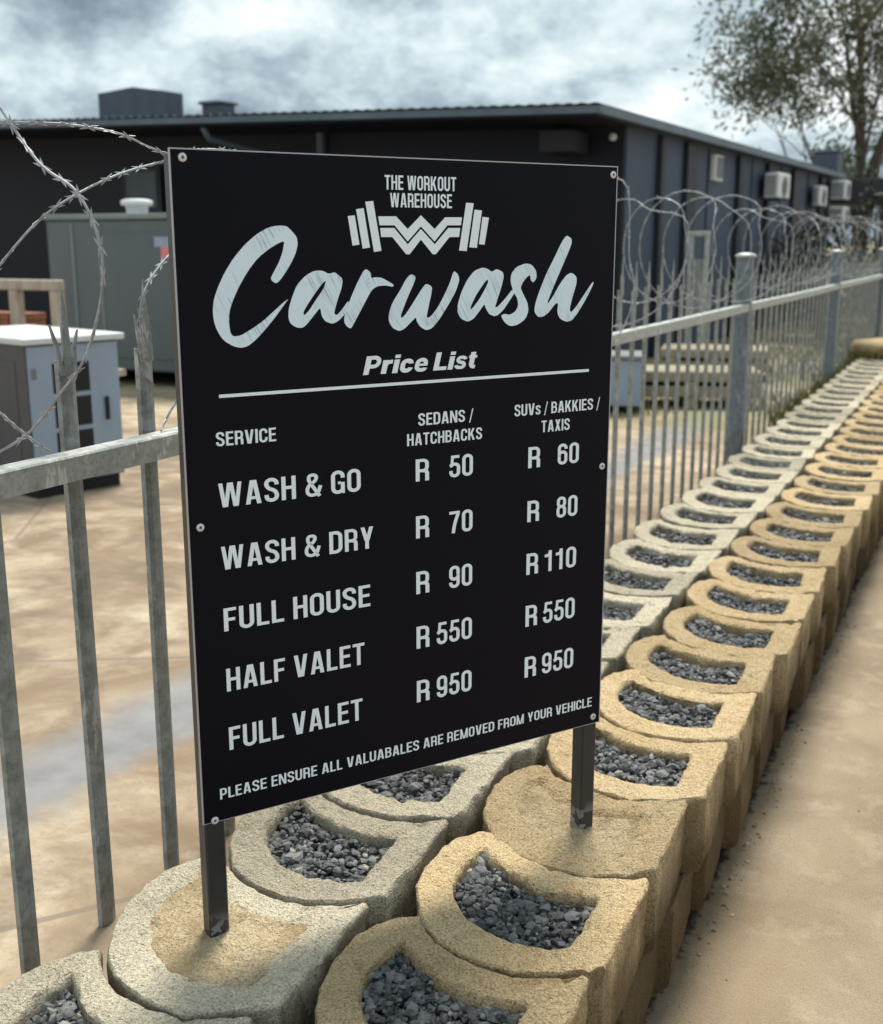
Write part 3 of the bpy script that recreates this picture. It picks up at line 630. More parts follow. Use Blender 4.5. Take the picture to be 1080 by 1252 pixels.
BR = {'C':[(201,-244),(189,-258),(174,-276),(155,-296),(136,-314),(121,-324),(108,-326),(94,-322),(78,-312),(67,-295),(62,-278),(61,-261),(64,-242),(72,-222),(85,-198),(102,-174),(124,-151),(146,-134),(168,-123),(187,-120),(201,-121),(210,-129),(219,-139),(221,-151),(216,-168),(207,-184),(195,-201),(185,-213),(178,-218),(171,-214),(168,-209),(175,-197),(185,-181),(192,-164),(196,-146),(186,-149),(167,-159),(145,-175),(126,-197),(109,-223),(97,-246),(90,-265),(89,-285),(91,-300),(96,-306),(109,-305),(129,-295),(152,-281),(171,-266),(190,-251)],
'a':[(267,-197),(279,-203),(290,-200),(295,-203),(305,-211),(306,-218),(303,-230),(296,-247),(290,-264),(288,-273),(293,-276),(302,-268),(318,-249),(315,-265),(307,-277),(295,-287),(284,-291),(270,-286),(263,-276),(261,-261),(249,-274),(235,-289),(226,-296),(214,-295),(203,-288),(199,-279),(200,-262),(207,-242),(217,-221),(234,-205),(251,-197)],
'ah':[(274,-214),(266,-219),(250,-238),(236,-256),(228,-268),(229,-275),(240,-265),(254,-246),(268,-229)],
'r':[(351,-194),(363,-201),(364,-212),(370,-210),(385,-211),(399,-218),(410,-224),(409,-228),(393,-225),(376,-226),(364,-233),(352,-252),(337,-276),(327,-292),(321,-301),(313,-297),(307,-288),(309,-275),(316,-258),(324,-241),(336,-218)],
'w':[(447,-205),(457,-210),(453,-222),(442,-242),(431,-265),(424,-281),(426,-286),(437,-276),(455,-252),(470,-232),(479,-223),(492,-229),(490,-243),(484,-266),(479,-287),(488,-285),(504,-268),(519,-244),(531,-222),(539,-200),(549,-207),(552,-218),(544,-239),(528,-263),(508,-290),(492,-306),(479,-310),(466,-303),(458,-292),(457,-284),(444,-295),(431,-306),(420,-309),(407,-303),(399,-292),(399,-277),(407,-256),(423,-235),(436,-214)],
'A':[(604,-195),(616,-198),(625,-204),(636,-198),(651,-204),(653,-214),(647,-235),(638,-258),(633,-272),(640,-270),(657,-255),(675,-236),(681,-242),(666,-261),(652,-278),(636,-289),(621,-285),(612,-273),(609,-264),(598,-277),(584,-292),(571,-297),(556,-291),(548,-279),(548,-264),(556,-241),(569,-218),(585,-201)],
'Ah':[(616,-217),(609,-223),(590,-246),(579,-265),(576,-274),(581,-272),(597,-255),(611,-234),(617,-223)],
's':[(704,-188),(719,-191),(730,-203),(731,-217),(723,-226),(717,-221),(715,-210),(707,-215),(697,-226),(693,-236),(700,-248),(710,-264),(713,-280),(706,-296),(687,-307),(670,-309),(657,-302),(647,-288),(655,-284),(667,-287),(681,-281),(688,-270),(686,-256),(676,-242),(669,-224),(670,-208),(682,-195)],
'h':[(802,-134),(815,-141),(815,-152),(798,-186),(777,-226),(760,-261),(758,-269),(770,-256),(789,-228),(804,-212),(817,-207),(830,-216),(830,-229),(821,-255),(814,-279),(817,-287),(829,-277),(849,-253),(871,-226),(874,-229),(857,-258),(835,-288),(820,-303),(807,-305),(791,-299),(783,-286),(785,-266),(778,-268),(761,-286),(748,-293),(736,-293),(727,-283),(728,-269),(737,-245),(754,-209),(773,-178),(790,-148)]}
LOGO = [[(318.6,-102.8),(332.5,-101.3),(341.0,-152.3),(327.0,-154.0)],[(335.2,-90.9),(350.4,-88.7),(362.1,-157.4),(347.3,-159.3)],[(353.8,-77.7),(369.8,-76.0),(385.4,-163.1),(370.1,-165.3)],[(566.0,-75.8),(583.0,-76.6),(567.9,-164.3),(550.9,-163.3)],[(584.8,-88.2),(601.6,-89.4),(590.7,-158.4),(573.6,-157.5)],[(602.8,-101.1),(617.6,-102.4),(608.0,-152.5),(595.3,-151.7)],
[(379.7,-102.7),(416.3,-102.3),(440.2,-124.6),(468.2,-99.7),(497.4,-124.3),(520.1,-102.9),(557.0,-102.5),(555.0,-117.0),(525.3,-117.2),(497.3,-146.7),(468.1,-119.6),(440.1,-146.7),(412.8,-118.0),(382.1,-118.3)],[(383.3,-123.0),(412.1,-122.8),(440.0,-151.9),(468.1,-124.4),(497.7,-151.9),(527.0,-122.1),(553.2,-121.9),(550.8,-138.5),(529.8,-138.6),(500.0,-169.8),(493.2,-169.8),(468.0,-143.3),(444.2,-169.6),(436.5,-169.5),(408.0,-138.9),(385.1,-138.9)]]
def chaikin(P):
    o = []
    for i in range(len(P)):
        a, c = P[i], P[(i + 1) % len(P)]; o += [(a[0] * .8 + c[0] * .2, a[1] * .8 + c[1] * .2), (a[0] * .2 + c[0] * .8, a[1] * .2 + c[1] * .8)]
    return o
def filled(name, loops, mat, y=-.0006, smooth=True):
    cu = bpy.data.curves.new(name, 'CURVE'); cu.dimensions = '2D'; cu.fill_mode = 'BOTH'
    for L in loops:
        L = chaikin(L) if smooth else L
        s_ = cu.splines.new('POLY'); s_.points.add(len(L) - 1); s_.use_cyclic_u = True
        for p, q in zip(s_.points, L): p.co = (q[0] / 1000, q[1] / 1000, 0, 1)
    tmp = bpy.data.objects.new('tmp', cu); me = bpy.data.meshes.new_from_object(tmp)
    for v in me.vertices: v.co = (v.co.x, y, TOPZ + v.co.y)
    me.materials.clear(); me.materials.append(M[mat])
    bpy.data.objects.remove(tmp); bpy.data.curves.remove(cu)
    o = bpy.data.objects.new(name, me); sc.collection.objects.link(o); o.parent = board; return o
for i, k in enumerate((('C',), ('a', 'ah'), ('r',), ('w',), ('A', 'Ah'), ('s',), ('h',))):
    filled('brush_letter', [BR[q] for q in k], 'brush', -.0006 - i * .00002)
filled('dumbbell_emblem', LOGO, 'letter', -.0006, False)

# ------------------------------------------------------------------ palisade fence with razor wire
FX = -1.69
fence = empty('palisade_fence', (FX, 1.5, .25), 'grey galvanised palisade fence of spiked pickets running behind the block wall', 'fence')
RZ = 1.75 - .405                                                    # rail top
def local(b):
    b.v = [(x - FX, y - 1.5, z - .25) for x, y, z in b.v]; return b
def picket(y0, seed):
    r_ = random.Random(seed); b = MB(); w = .0215; x0 = FX - .014; top = 1.75 - .225 + r_.uniform(-.008, .008); lean = r_.uniform(-.006, .006)
    prof = [(-w, -.012), (-w, .0), (-w * .35, .004), (w * .35, .004), (w, 0), (w, -.012)]
    inner = [(p[0] * .86, p[1] - .0028) for p in prof][::-1]
    ring = prof + inner
    b.loft([[(x0 + px, y0 + py + lean * (z - .25), z) for py, px in ring] for z in (.23, .7, 1.15, top)], True, True)
    yb = y0 + lean * (top - .25)
    def spike(c, wid, h, dy, dx):
        b.loft([[(x0 + .0052 + abs(c) * .06, yb + c - wid, top - .03), (x0 + .0052 + abs(c) * .06, yb + c + wid, top - .03), (x0 + .0034, yb + c + wid, top - .03), (x0 + .0034, yb + c - wid, top - .03)],
                [(x0 + .004 + dx * .5, yb + c + dy * .45 - wid * .75, top + h * .45), (x0 + .004 + dx * .5, yb + c + dy * .45 + wid * .75, top + h * .45), (x0 + dx * .5 - .001, yb + c + dy * .45 + wid * .75, top + h * .45), (x0 + dx * .5 - .001, yb + c + dy * .45 - wid * .75, top + h * .45)],
                [(x0 + .003 + dx, yb + c + dy - .0015, top + h), (x0 + .003 + dx, yb + c + dy + .0015, top + h), (x0 + dx, yb + c + dy + .0015, top + h), (x0 + dx, yb + c + dy - .0015, top + h)]], True, True)
    spike(0.001, .0125, .140 + r_.uniform(-.012, .012), r_.uniform(-.004, .004), .0006)
    spike(-.0150, .0060, .074, -.026 + r_.uniform(-.008, .006), .0075); spike(.0150, .0060, .060 + r_.uniform(-.01, .01), .018 + r_.uniform(-.012, .008), -.004)
    return local(b).build('picket', M['galv'], fence)
posts_y = [-0.75, 3.68, 8.15, 12.55, 16.95, 21.35]
y = 1.76 - .228 * 4; k = 0
while y < 21.3:
    if all(abs(y - p) > .085 for p in posts_y): picket(y, k)
    y += .228; k += 1
for i in range(len(posts_y) - 1):
    b = MB(); y0, y1 = posts_y[i] + .051, posts_y[i + 1] - .051
    prof = [(FX - .002, RZ), (FX + .044, RZ), (FX + .047, RZ - .004), (FX + .047, RZ - .052), (FX + .042, RZ - .052), (FX + .042, RZ - .006), (FX - .002, RZ - .006)]
    n = 12
    b.loft([[(px, y0 + (y1 - y0) * q / n, pz - .004 * math.sin(math.pi * q / n)) for px, pz in prof] for q in range(n + 1)], True, True)
    local(b).build('rail', M['galv_rail'], fence)
for py in posts_y:
    b = MB(); b.box(FX - .055, FX + .047, py - .05, py + .05, .2, 1.66, .006)
    p = local(b).build('post', M['galv_post'], fence)
    b = MB(); cr = []
    for r, z in ((.071, 1.655), (.074, 1.66), (.074, 1.668), (.058, 1.678), (.03, 1.684), (.004, 1.686)):
        cr.append([(FX - .004 + r * math.cos(2 * math.pi * q / 20), py + r * math.sin(2 * math.pi * q / 20), z) for q in range(20)])
    b.loft(cr, True, True, True); local(b).build('cap', M['galv_rail'], p)

def catmull(P, n=10):
    P = [Vector(p) for p in P]; o = []
    for i in range(len(P) - 1):
        p0, p1, p2, p3 = P[max(0, i - 1)], P[i], P[i + 1], P[min(len(P) - 1, i + 2)]
        for k in range(n):
            t = k / n; o.append(.5 * ((2 * p1) + (p2 - p0) * t + (2 * p0 - 5 * p1 + 4 * p2 - p3) * t * t + (3 * p1 - p0 - 3 * p2 + p3) * t ** 3))
    o.append(P[-1]); return o
coil = MB()
def barbs(path, step, size, seed):
    r_ = random.Random(seed); acc = 0
    for i in range(1, len(path)):
        acc += (path[i] - path[i - 1]).length
        if acc < step: continue
        acc = 0; p = path[i]; t = (path[i] - path[i - 1]).normalized()
        s_ = t.cross(Vector((r_.uniform(-1, 1), r_.uniform(-1, 1), r_.uniform(-1, 1)))).normalized(); nn = t.cross(s_).normalized()
        for sg in (1, -1):
            for lt in (1, -1):
                A = p + t * lt * size * .12; tip = p + s_ * sg * size * .45 + t * lt * size * 1.0; B = p + s_ * sg * .003 + t * lt * size * .62
                th = nn * .0006
                coil.add([A + th, B + th, tip + th, A + s_ * sg * .004 + th, A - th, B - th, tip - th, A + s_ * sg * .004 - th], [(0, 1, 2, 3), (7, 6, 5, 4), (0, 4, 5, 1), (1, 5, 6, 2), (2, 6, 7, 3), (3, 7, 4, 0)])
def strand(P, r=.0025, step=.042, size=.0175, seed=0, n=10):
    path = catmull(P, n); coil.tube(path, r, 6); barbs(path, step, size, seed)
# first loops by the camera, read from the photograph as loops of the same coil
O_ = Vector((0, 0, 1.75))
def W_(x, y, z): return (x, y, z + 1.75)
strand([W_(-1.62, 1.55, .235), W_(-1.535, 1.55, .135), W_(-1.455, 1.55, .085), W_(-1.418, 1.555, .01), W_(-1.42, 1.56, -.075), W_(-1.47, 1.565, -.19), W_(-1.53, 1.56, -.26), W_(-1.64, 1.56, -.355), W_(-1.80, 1.58, -.40), W_(-1.95, 1.6, -.3), W_(-2.03, 1.65, -.12), W_(-1.99, 1.7, .08), W_(-1.86, 1.72, .21), W_(-1.74, 1.78, .228), W_(-1.69, 1.92, .22), W_(-1.685, 2.02, .198), W_(-1.67, 2.09, .182), W_(-1.70, 2.20, .205), W_(-1.74, 2.40, .215), W_(-1.76, 2.62, .195), W_(-1.70, 2.80, .09)], seed=1)
strand([W_(-1.69, 1.25, -.33), W_(-1.75, 1.45, -.20), W_(-1.74, 1.62, -.055), W_(-1.71, 1.705, .035), W_(-1.69, 1.79, .089), W_(-1.685, 1.93, .14), W_(-1.67, 2.085, .178)], seed=2)
strand([W_(-1.66, 2.13, .02), W_(-1.655, 2.02, -.032), W_(-1.65, 1.945, -.09), W_(-1.65, 1.92, -.15), W_(-1.66, 1.94, -.235), W_(-1.70, 2.0, -.30)], seed=3)
strand([W_(-1.68, 2.09, -.32), W_(-1.68, 2.03, -.375), W_(-1.67, 1.99, -.405)], seed=4)
strand([W_(-1.69, 1.55, -.30), W_(-1.69, 1.60, -.345), W_(-1.69, 1.67, -.40)], seed=6)
# the coil along the fence
r_ = random.Random(11); P = []; y = 2.7; ang = 0.9
rad, cz_ = .31, -.045
while y < 20.5:
    step = 16; pitch = r_.uniform(.42, .66) if y < 9 else r_.uniform(.42, .62); rr_ = rad * r_.uniform(.80, 1.08); tilt = r_.uniform(-.55, .25); cx_ = FX + r_.uniform(-.04, .04)
    for q in range(step):
        a_ = ang + 2 * math.pi * q / step
        P.append((cx_ + rr_ * .92 * math.cos(a_), y + pitch * q / step + tilt * rr_ * math.cos(a_) * .8, 1.75 + cz_ - (.16 if y < 4.6 else 0) + rr_ * math.sin(a_)))
    y += pitch
strand(P, .0023, .06, .018, 5, 3)
tag(coil.build('razor_wire_coil', M['wire']), 'coiled grey razor wire looping along the top of the palisade fence', 'razor wire')

# ------------------------------------------------------------------ warehouse building
TH = R(-2.3)
bx_, by_ = -4.428, 14.075
bld = empty('warehouse', (bx_, by_, .25), 'long charcoal single storey warehouse with low sloping roof behind the fence', 'building', TH)
# local: +y along the side wall, -x to the left along the front; z 0 at yard; photo heights are z_cam + 1.5
def ez(xl): return 3.0 + .0267 * (-xl)                              # eave top by distance to the left
BL, BD = 24.0, 13.2
b = MB()
def prism(b, x0, x1, y0, y1, z0, zt):
    v = [(x0, y0, z0), (x1, y0, z0), (x1, y1, z0), (x0, y1, z0), (x0, y0, zt(x0)), (x1, y0, zt(x1)), (x1, y1, zt(x1)), (x0, y1, zt(x0))]
    b.add(v, [(0, 3, 2, 1), (4, 5, 6, 7), (0, 1, 5, 4), (1, 2, 6, 5), (2, 3, 7, 6), (3, 0, 4, 7)])
prism(b, -BL, 0, 0.004, BD, 0, lambda x: ez(x) - .07); b.build('side_wall', M['wall_paint'], bld)
b = MB(); prism(b, -BL, -.012, -.06, 0.001, 0, lambda x: ez(x) - .09)
for k in range(0): prism(b, -BL + .3 + k * 1.3, -BL + .34 + k * 1.3, -.075, -.06, 0.1, lambda x: ez(x) - .12)
b.build('front_wall', M['wall_shade'], bld)
# roof sheet with corrugated edge
b = MB(); xs = np.arange(-BL - .3, .2501, .038); rings = []
for x in xs:
    wz = .007 * math.sin(x * 2 * math.pi / .152); z = ez(x) - .022 + wz
    rings.append([(x, -1.58, z), (x, BD + .3, z), (x, BD + .3, z - .012), (x, -1.58, z - .012)])
b.loft(rings, True, True); b.build('roof', M['roof'], bld)
b = MB()
prism(b, -BL - .3, .25, -1.56, -1.50, 0, lambda x: ez(x) - .045)
b.v = [(x, y_, z if z > 1 else ez(x) - .125) for x, y_, z in b.v]; b.build('fascia', M['fascia'], bld)
b = MB(); b.box(.19, .25, -1.49, BD + .28, 2.865, 2.955); b.build('gutter', M['fascia'], bld)
b = MB(); prism(b, -BL, .18, -1.495, -.08, 0, lambda x: ez(x) - .13)
b.v = [(x, y_, z if z > 1 else ez(x) - .15) for x, y_, z in b.v]; b.build('soffit', M['wall_shade'], bld)
for y0, y1 in ((1.15, 1.30), (2.3, 2.75), (5.1, 5.35), (7.05, 7.2), (9.1, 9.75), (11.7, 12.1)):
    b = MB(); b.box(0, .075, y0, y1, 0, 2.85, .01); b.build('pilaster', M['pilaster'], bld)
for y0 in (3.5, 6.1, 8.2, 10.6):
    b = MB(); b.box(0.002, .018, y0, y0 + .03, .05, 2.85); b.build('panel_joint', M['pilaster'], bld)
b = MB(); b.box(0, .09, 3.62, 4.05, 2.40, 2.775, .015); lm = b.build('wall_lamp', M['white'], bld); lm['label'] = 'white rectangular wall lamp on the side wall'
b = MB(); b.box(.09, .10, 3.67, 4.0, 2.44, 2.74); b.build('lamp_cover', M['ac_grille'], lm)
b = MB(); b.box(-.85, -.45, -.7, -.1, 2.55, 2.80, .01); b.build('awning_box', M['pilaster'], bld)
b = MB(); b.tube([(-5.35, -1.4, 2.98), (-5.35, -1.3, 2.85), (-5.1, -.2, 2.7), (-5.05, -.11, 2.45), (-5.05, -.11, .1)], .045, 8); b.build('downpipe', M['fascia'], bld)
b = MB(); b.box(-4.42, -4.32, -.16, -.062, 2.6, 3.0, .01); b.build('wall_bracket', M['fascia'], bld)
b = MB(); b.box(-8.02, -7.28, -.12, -.062, 1.95, 2.62); wf = b.build('window_frame', M['pilaster'], bld)
b = MB(); b.box(-7.95, -7.35, -.135, -.121, 2.02, 2.55); b.build('pane', M['roof_box'], wf)
b = MB(); b.tube([(-.15, -.063, 2.745), (-.15, -.10, 2.745)], .045, 12); b.build('porch_light', M['white'], bld)
def at_side(y, x, z):                                              # building-local -> world
    c, s_ = math.cos(TH), math.sin(TH); return (bx_ + x * c - y * s_, by_ + x * s_ + y * c, z + .25)
def aircon(y0, y1, z0, z1, d, label):
    yc = (y0 + y1) / 2; e = empty('air_conditioner', at_side(yc, .08, z0), label, 'air conditioner', TH, 'air conditioners on the warehouse side wall')
    hw, h = (y1 - y0) / 2, z1 - z0
    b = MB(); b.box(.02, d, -hw, hw, .03, h, .015); b.build('casing', M['white'], e)
    b = MB(); rg = []
    for k in range(9): z = .07 + (h - .14) * k / 8; b.box(.03, d - .05, -hw - .012, -hw - .001, z, z + .018)
    b.build('side_grille', M['ac_grille'], e)
    b = MB()
    for r in np.linspace(.05, min(hw, h / 2) * .8, 5):
        b.tube([(d + .006, r * math.cos(q), h / 2 + r * math.sin(q)) for q in np.linspace(0, 2 * math.pi, 20)], .006, 5)
    b.build('fan_guard', M['ac_grille'], e)
    b = MB(); b.box(-.06, d, -hw * .8, -hw * .8 + .04, 0, .029); b.box(-.06, d, hw * .8 - .04, hw * .8, 0, .029); b.build('bracket', M['charcoal_box'], e)
aircon(6.6, 7.45, 2.22, 2.66, .27, 'white air conditioner unit on the side wall above the razor wire')
aircon(10.7, 11.4, 2.2, 2.62, .17, 'small pale air conditioner unit further along the side wall')
aircon(12.5, 13.1, 2.38, 2.80, .34, 'upper of two air conditioners at the far end of the warehouse')
aircon(12.5, 13.1, 1.86, 2.26, .34, 'lower of two air conditioners at the far end of the warehouse')
e = empty('service_box', at_side(14.6, .1, 0), 'dark charcoal box cabin beside the far air conditioners', 'cabin', TH)
b = MB(); b.box(-.6, .95, -.55, .9, 2.35, 2.9, .02); b.build('body', M['charcoal_box'], e)
for xx in (-.5, .85):
    b = MB(); b.box(xx - .05, xx + .05, -.4, -.3, 0, 2.35); b.build('leg', M['charcoal_box'], e)
e = empty('extractor_box', at_side(13.6, -.3, ez(0) - .01), 'slate blue square extractor box on the roof corner by the gum tree', 'roof box', TH)
b = MB(); b.box(-.1, .42, -.6, .1, 0, .42, .015); b.build('housing', M['roof_box'], e)
b = MB(); b.box(-.13, .45, -.63, .13, .421, .46, .01); b.build('lid', M['fascia'], e)
# roof boxes on the left
e = empty('roof_plant_room', at_side(4.3, -11.85, ez(-11.85)), 'slate grey roof box with a shallow peaked top above the front eave', 'roof box', TH)
b = MB(); b.add([(-.88, 0, -.3), (.88, 0, -.3), (.88, .5, -.3), (-.88, .5, -.3), (-.88, 0, 1.10), (.88, 0, 1.05), (.88, .5, 1.05), (-.88, .5, 1.10), (.05, 0, 1.17), (.05, .5, 1.17)],
    [(0, 1, 5, 8, 4), (1, 2, 6, 5), (2, 3, 7, 9, 6), (3, 0, 4, 7), (4, 8, 9, 7), (8, 5, 6, 9), (0, 3, 2, 1)]); b.build('body', M['roof_box'], e)
b = MB()
for x in (-.15, .62): b.tube([(x, -.06, 0), (x, -.06, .30)], .035, 8)
b.build('vent_pipe', M['fascia'], e)
e = empty('roof_vent', at_side(4.3, -9.85, ez(-9.85)), 'small flat roof vent right of the peaked roof box', 'roof vent', TH)
b = MB(); b.box(-.24, .24, 0, .4, -.3, .80, .01); b.build('duct', M['roof_box'], e)
b = MB(); b.box(-.28, .28, -.07, .47, .801, .86, .015); b.build('lid', M['fascia'], e)

# ------------------------------------------------------------------ yard things on the left
e = empty('generator_canopy', (-8.6, 10.4, .25), 'large grey-green steel generator canopy on skids in the yard', 'generator')
b = MB(); b.box(-.98, 1.6, -.7, 1.6, .16, 1.74, .02); b.build('body', M['container'], e)
b = MB(); b.box(-1.0, 1.62, -.72, 1.62, 1.742, 1.80, .008); b.build('lid', M['container_trim'], e)
for xx in (-.8, 1.3):
    b = MB(); b.box(xx, xx + .15, -.6, 1.5, 0, .158); b.build('skid', M['opening'], e)
for xx in (-.62, -.24, 1.26):
    b = MB(); b.box(xx, xx + .03, -.712, -.7005, .2, 1.7, .002); b.build('rib', M['container_trim'], e)
b = MB(); b.box(-.2, 1.2, -.712, -.7005, .3, 1.6); d_ = b.build('door', M['container'], e)
b = MB(); b.box(1.1, 1.16, -.745, -.713, .9, 1.1, .005); b.build('handle', M['opening'], d_)
b = MB(); b.box(.52, .76, -.7145, -.7125, 1.46, 1.56); b.build('sticker', M['sticker_blue'], e)
b = MB(); b.box(.60, .765, -.7145, -.7125, 1.345, 1.4595); b.build('sticker', M['sticker_pink'], e)
e = empty('vent_cowl', (-8.72, 10.2, 2.051), 'white round vent cowl standing on top of the grey generator canopy', 'vent')
b = MB(); rr = []
for r, z in ((.11, 0), (.115, .02), (.12, .09), (.17, .10), (.17, .145), (.13, .16), (.05, .165)): rr.append([(r * math.cos(2 * math.pi * q / 20), r * math.sin(2 * math.pi * q / 20), z) for q in range(20)])
b.loft(rr, True, True, True); b.build('cowl', M['white'], e)

def cabinet(loc, rz, w, d, h, label, win):
    e = empty('electrical_cabinet', loc, label, 'cabinet', rz)
    # local: front face at y=0 along +x, depth +y
    b = MB(); b.box(0, w, 0.012, d, .075, h - .04, .004); b.build('body', M['cab_side'], e)
    b = MB(); b.box(.03, w - .03, .03, d - .03, 0, .07); b.build('plinth', M['opening'], e)
    b = MB(); b.box(-.03, w + .03, -.03, d + .03, h - .039, h, .006); b.build('lid', M['cab_top'], e)
    b = MB(); b.box(.012, w - .012, -.004, .011, .085, h - .05, .003); f = b.build('front_panel', M['cab_blue'], e)
    if win:
        cw = (w * .17)
        for cx_ in (w * .26, w * .26 + cw + .012 + .02):
            for k in range(3):
                z0 = h * .22 + k * h * .215
                b = MB(); b.box(cx_, cx_ + cw, -.009, -.0045, z0, z0 + h * .185, .001); b.build('vent_opening', M['opening'], f)
    b = MB(); b.box(w * .80, w * .84, -.022, -.0045, h * .45, h * .60, .004); b.build('handle', M['opening'], f)
    for hz in (.2, .75):
        b = MB(); b.box(w * .05, w * .09, -.014, -.0045, h * hz, h * hz + .06, .003); b.build('hinge', M['ac_grille'], f)
    b = MB(); b.box(-.0045, -.001, .12, d - .12, .16, h - .14); b.build('side_door', M['ac_grille'] if not win else M['cab_side'], e)
    return e
a_ = math.atan2(5.582 - 4.97, -4.987 + 5.143)
cabinet((-5.143, 4.97, .25), a_, .635, 1.05, .96, 'pale cabinet with blue-shaded front, white top and dark square vent openings', True)
cabinet((-5.98, 4.62, .25), a_, .60, .7, .90, 'second pale cabinet at the left edge with plain blue-shaded front', False)
# rough timber rack with bricks at the far left
e = empty('timber_rack', (-8.1, 7.6, .25), 'weathered timber rack in front of the dark warehouse at the left edge', 'rack')
b = MB(); b.box(-.9, .72, -.05, .05, 1.10, 1.19, .008); b.build('top_beam', M['wood_pale'], e)
for xx in (-.85, .14, .62):
    b = MB(); b.box(xx, xx + .10, -.045, .045, 0, 1.098, .006); b.build('post', M['wood_pale'], e)
b = MB(); b.box(-.9, .72, .05, .75, .30, .36); b.build('shelf', M['wood_pale'], e)
e = empty('brick_stack', (-8.28, 7.78, .611), 'red-brown stack of bricks on the timber rack', 'bricks')
b = MB()
for k in range(8):
    for j in range(3): b.box(-.34 + j * .232 + (k % 2) * .01, -.125 + j * .232 + (k % 2) * .01, -.05, .18, k * .066, k * .066 + .062, .003)
b.build('bricks', M['wood_red'], e)
# things seen through the fence on the right
e = empty('gate_post', (-3.62, 14.6, .25), 'tall narrow steel channel frame standing behind the fence pickets', 'frame')
for xx in (-.10, .10):
    b = MB(); b.box(xx - .025, xx + .025, -.04, .04, 0, 1.58, .004); b.build('upright', M['galv_rail'], e)
b = MB(); b.box(-.13, .13, -.045, .045, 1.582, 1.64, .004); b.build('head', M['galv_rail'], e)
b = MB(); b.box(-.074, .074, -.012, .012, .5, 1.3); b.build('plate', M['galv'], e)
def slab_stack(loc, rz, n, w, d, label):
    e = empty('slab_stack', loc, label, 'slabs', rz, 'slab stacks behind the fence')
    for k in range(n):
        b = MB(); b.box(-w / 2 + rnd.uniform(-.02, .02), w / 2, -d / 2, d / 2 + rnd.uniform(-.02, .02), .1 + k * .14, .20 + k * .14, .012); b.build('slab', M['slab'], e)
        for q in (-.4, 0, .4):
            b = MB(); b.box(w * q - .05, w * q + .05, -d / 2 + .02, d / 2 - .02, k * .14 if k else 0, .099 + k * .14); b.build('spacer', M['wood_pale'], e)
slab_stack((-2.75, 10.9, .25), R(20), 2, 1.3, .6, 'low pale stack of concrete slabs behind the pickets, nearer one')
slab_stack((-3.05, 13.3, .25), R(12), 2, 1.2, .7, 'low pale stack of concrete slabs behind the pickets, farther one')
e = empty('tool_crate', (-3.35, 10.2, .25), 'grey-blue steel crate behind the fence just right of the sign', 'crate', R(15))
b = MB(); b.box(-.35, .35, -.25, .25, .06, .48, .012); b.build('body', M['cab_blue'], e)
b = MB(); b.box(-.37, .37, -.27, .27, .481, .52, .008); b.build('lid', M['ac_grille'], e)
for xx in (-.28, .2):
    b = MB(); b.box(xx, xx + .08, -.24, .24, 0, .058); b.build('foot', M['opening'], e)
# sandstone at the end of the wall
b = MB(); rr = []
for q, (r, z) in enumerate(((.05, 0), (.30, .005), (.36, .06), (.37, .12), (.33, .175), (.22, .20), (.08, .208))):
    ring = []
    for k in range(28):
        t = 2 * math.pi * k / 28; v = Vector((math.cos(t) * r * 1.35, math.sin(t) * r, z)); v *= 1 + .12 * noise.noise(v * 3); ring.append(tuple(v))
    rr.append(ring)
b.loft(rr, True, True, True); o = b.build('sandstone_slab', M['boulder']); o.location = (-1.22, 14.55, .45); tag(o, 'rounded tan sandstone slab lying at the far end of the block wall', 'stone')

# ------------------------------------------------------------------ vegetation
def blades(b, x, y, z, h, w, r_):
    a = r_.uniform(0, 6.28); l = r_.uniform(.1, .6) * h; dx, dy = math.cos(a), math.sin(a)
    b.add([(x - dy * w, y + dx * w, z), (x + dy * w, y - dx * w, z), (x + dx * l * .4 + dy * w * .7, y + dy * l * .4 - dx * w * .7, z + h * .6), (x + dx * l, y + dy * l, z + h), (x + dx * l * .4 - dy * w * .7, y + dy * l * .4 + dx * w * .7, z + h * .6)], [(0, 1, 2, 3, 4)])
b = MB(); r_ = random.Random(3)
for k in range(4200):
    x = r_.uniform(-4.0, -1.72); y = r_.uniform(9.0, 20.0)
    if noise.noise(Vector((x * 1.1, y * .6, 0))) < -.08 - (y - 12) * .05: continue
    blades(b, x, y, .245, r_.uniform(.03, .13), r_.uniform(.003, .008), r_)
for k in range(500):
    y = r_.uniform(9.5, 14.5); blades(b, r_.uniform(-1.74, -1.60), y, .25, r_.uniform(.06, .24), .005, r_)
for k in range(700): blades(b, r_.uniform(-1.75, -.9), r_.uniform(13.9, 15.6), .25 + (.0), r_.uniform(.1, .38), .007, r_)
tag(b.build('dry_grass', M['grass']), 'dry yellow-green grass growing behind the fence', 'grass', kind='stuff')

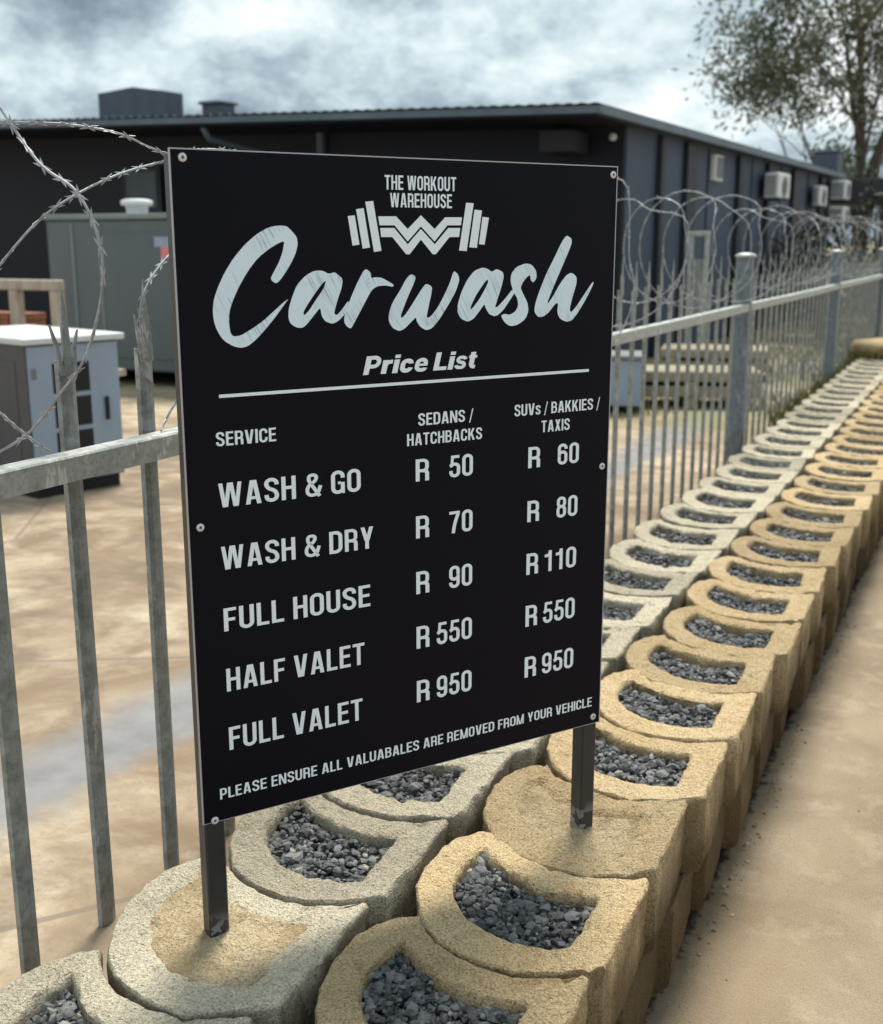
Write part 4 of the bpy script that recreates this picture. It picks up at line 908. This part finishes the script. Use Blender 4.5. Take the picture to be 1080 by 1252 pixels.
def tree(name, loc, h, lean, label, seed, clusters, leafn, lsize, mat, spread, trunk_r, extra=()):
    r_ = random.Random(seed); e = empty(name, loc, label, 'tree')
    tb = MB(); tips = []
    def limb(p, d, L, r, depth):
        pts = [Vector(p)]; dd = Vector(d).normalized(); n = 7
        for i in range(n):
            dd = (dd + Vector((r_.uniform(-.16, .16), r_.uniform(-.16, .16), r_.uniform(-.02, .14)))).normalized(); pts.append(pts[-1] + dd * L / n)
        tb.tube(pts, [r * (1 - .75 * i / n) for i in range(n + 1)], 7)
        if depth > 0:
            for k in range(r_.choice((3, 4, 4))):
                i = r_.randint(2, n); az = r_.uniform(0, 6.28); up = r_.uniform(.25, .95)
                limb(pts[i], dd * .5 + Vector((math.cos(az), math.sin(az), up)) * .9 * spread, L * r_.uniform(.38, .62), r * (1 - .75 * i / n) * .75, depth - 1)
        if depth <= 1: tips.extend(pts[3:])
    for (dx, dy, hh, rr_) in ((lean, 0, h, trunk_r),) + tuple(extra):
        limb((dx * .1, dy * .1, 0), (dx, dy, 1), hh, rr_, 3)
    tb.build('trunk', M['bark'], e)
    lb = MB(); r2 = random.Random(seed + 1)
    pick = r2.sample(tips, min(len(tips), clusters))
    for t in pick:
        cr = r2.uniform(.16, .42) * lsize * 5
        for k in range(int(leafn * r2.uniform(.5, 1.4))):
            c = t + Vector((r2.gauss(0, cr), r2.gauss(0, cr), r2.gauss(-.25 * cr, cr)))
            a = r2.uniform(0, 6.28); L = lsize * r2.uniform(.6, 1.3); w = L * .16
            ax = Vector((math.cos(a) * .6, math.sin(a) * .6, r2.uniform(-1.2, .1))).normalized(); sd = ax.cross(Vector((r2.uniform(-1, 1), r2.uniform(-1, 1), r2.uniform(-1, 1)))).normalized() * w
            lb.add([c, c + ax * L * .45 + sd, c + ax * L, c + ax * L * .45 - sd], [(0, 1, 2, 3)])
    lb.build('crown', mat, e); return e
tree('gum_tree', (-3.55, 31, .2), 9.0, .0, 'tall sparse gum tree with thin dark trunks behind the warehouse end', 21, 480, 44, .19, M['leaf'], .78, .15, extra=((-.07, .05, 8.0, .12), (-.15, -.1, 6.6, .08), (-.26, .1, 5.4, .06), (-.42, 0, 4.6, .045), (.1, .1, 5.0, .06)))
tree('gum_tree', (-3.2, 33, .2), 7.6, .02, 'darker gum tree at the right edge of the picture', 33, 420, 46, .18, M['leaf_dark'], .7, .14)
def bush(loc, h, w, seed, label):
    r_ = random.Random(seed); e = empty('bush', loc, label, 'bush', 0, 'dark bushes beyond the wall end')
    b = MB()
    for k in range(7):
        a = r_.uniform(0, 6.28); b.tube([(0, 0, 0), (math.cos(a) * w * .25, math.sin(a) * w * .25, h * .45), (math.cos(a) * w * .5, math.sin(a) * w * .5, h * .8)], [.03, .02, .008], 5)
    b.build('stem', M['bark'], e); b = MB()
    for k in range(2600):
        v = Vector((r_.gauss(0, 1), r_.gauss(0, 1), r_.gauss(0, 1))).normalized() * r_.uniform(.5, 1) ** .5
        c = Vector((v.x * w * .6, v.y * w * .6, h * .55 + v.z * h * .46)); c *= 1 + .3 * noise.noise(c * 2.2 + Vector((seed, 0, 0)))
        if noise.noise(c * 3.1 + Vector((seed, 3, 0))) < -.18: continue
        ax = Vector((r_.uniform(-1, 1), r_.uniform(-1, 1), r_.uniform(-.8, .6))).normalized(); sd = ax.cross(Vector((r_.uniform(-1, 1), .3, 1))).normalized(); L = r_.uniform(.07, .14)
        b.add([c, c + ax * L * .5 + sd * L * .25, c + ax * L, c + ax * L * .5 - sd * L * .25], [(0, 1, 2, 3)])
    b.build('foliage', M['leaf_dark'], e)
bush((-2.45, 23.6, .2), 2.6, 1.0, 5, 'dark bush behind the razor wire at the far end, nearer one')
bush((-3.0, 30.5, .1), 3.2, 2.2, 8, 'wide dark bush beyond the warehouse end, farther one')
bush((-2.75, 19.2, .2), 1.5, 1.3, 17, 'low dark bush behind the fence pickets near the wall end, nearer one')
bush((-3.3, 22.0, .2), 1.9, 1.6, 23, 'low dark bush behind the fence pickets near the wall end, farther one')
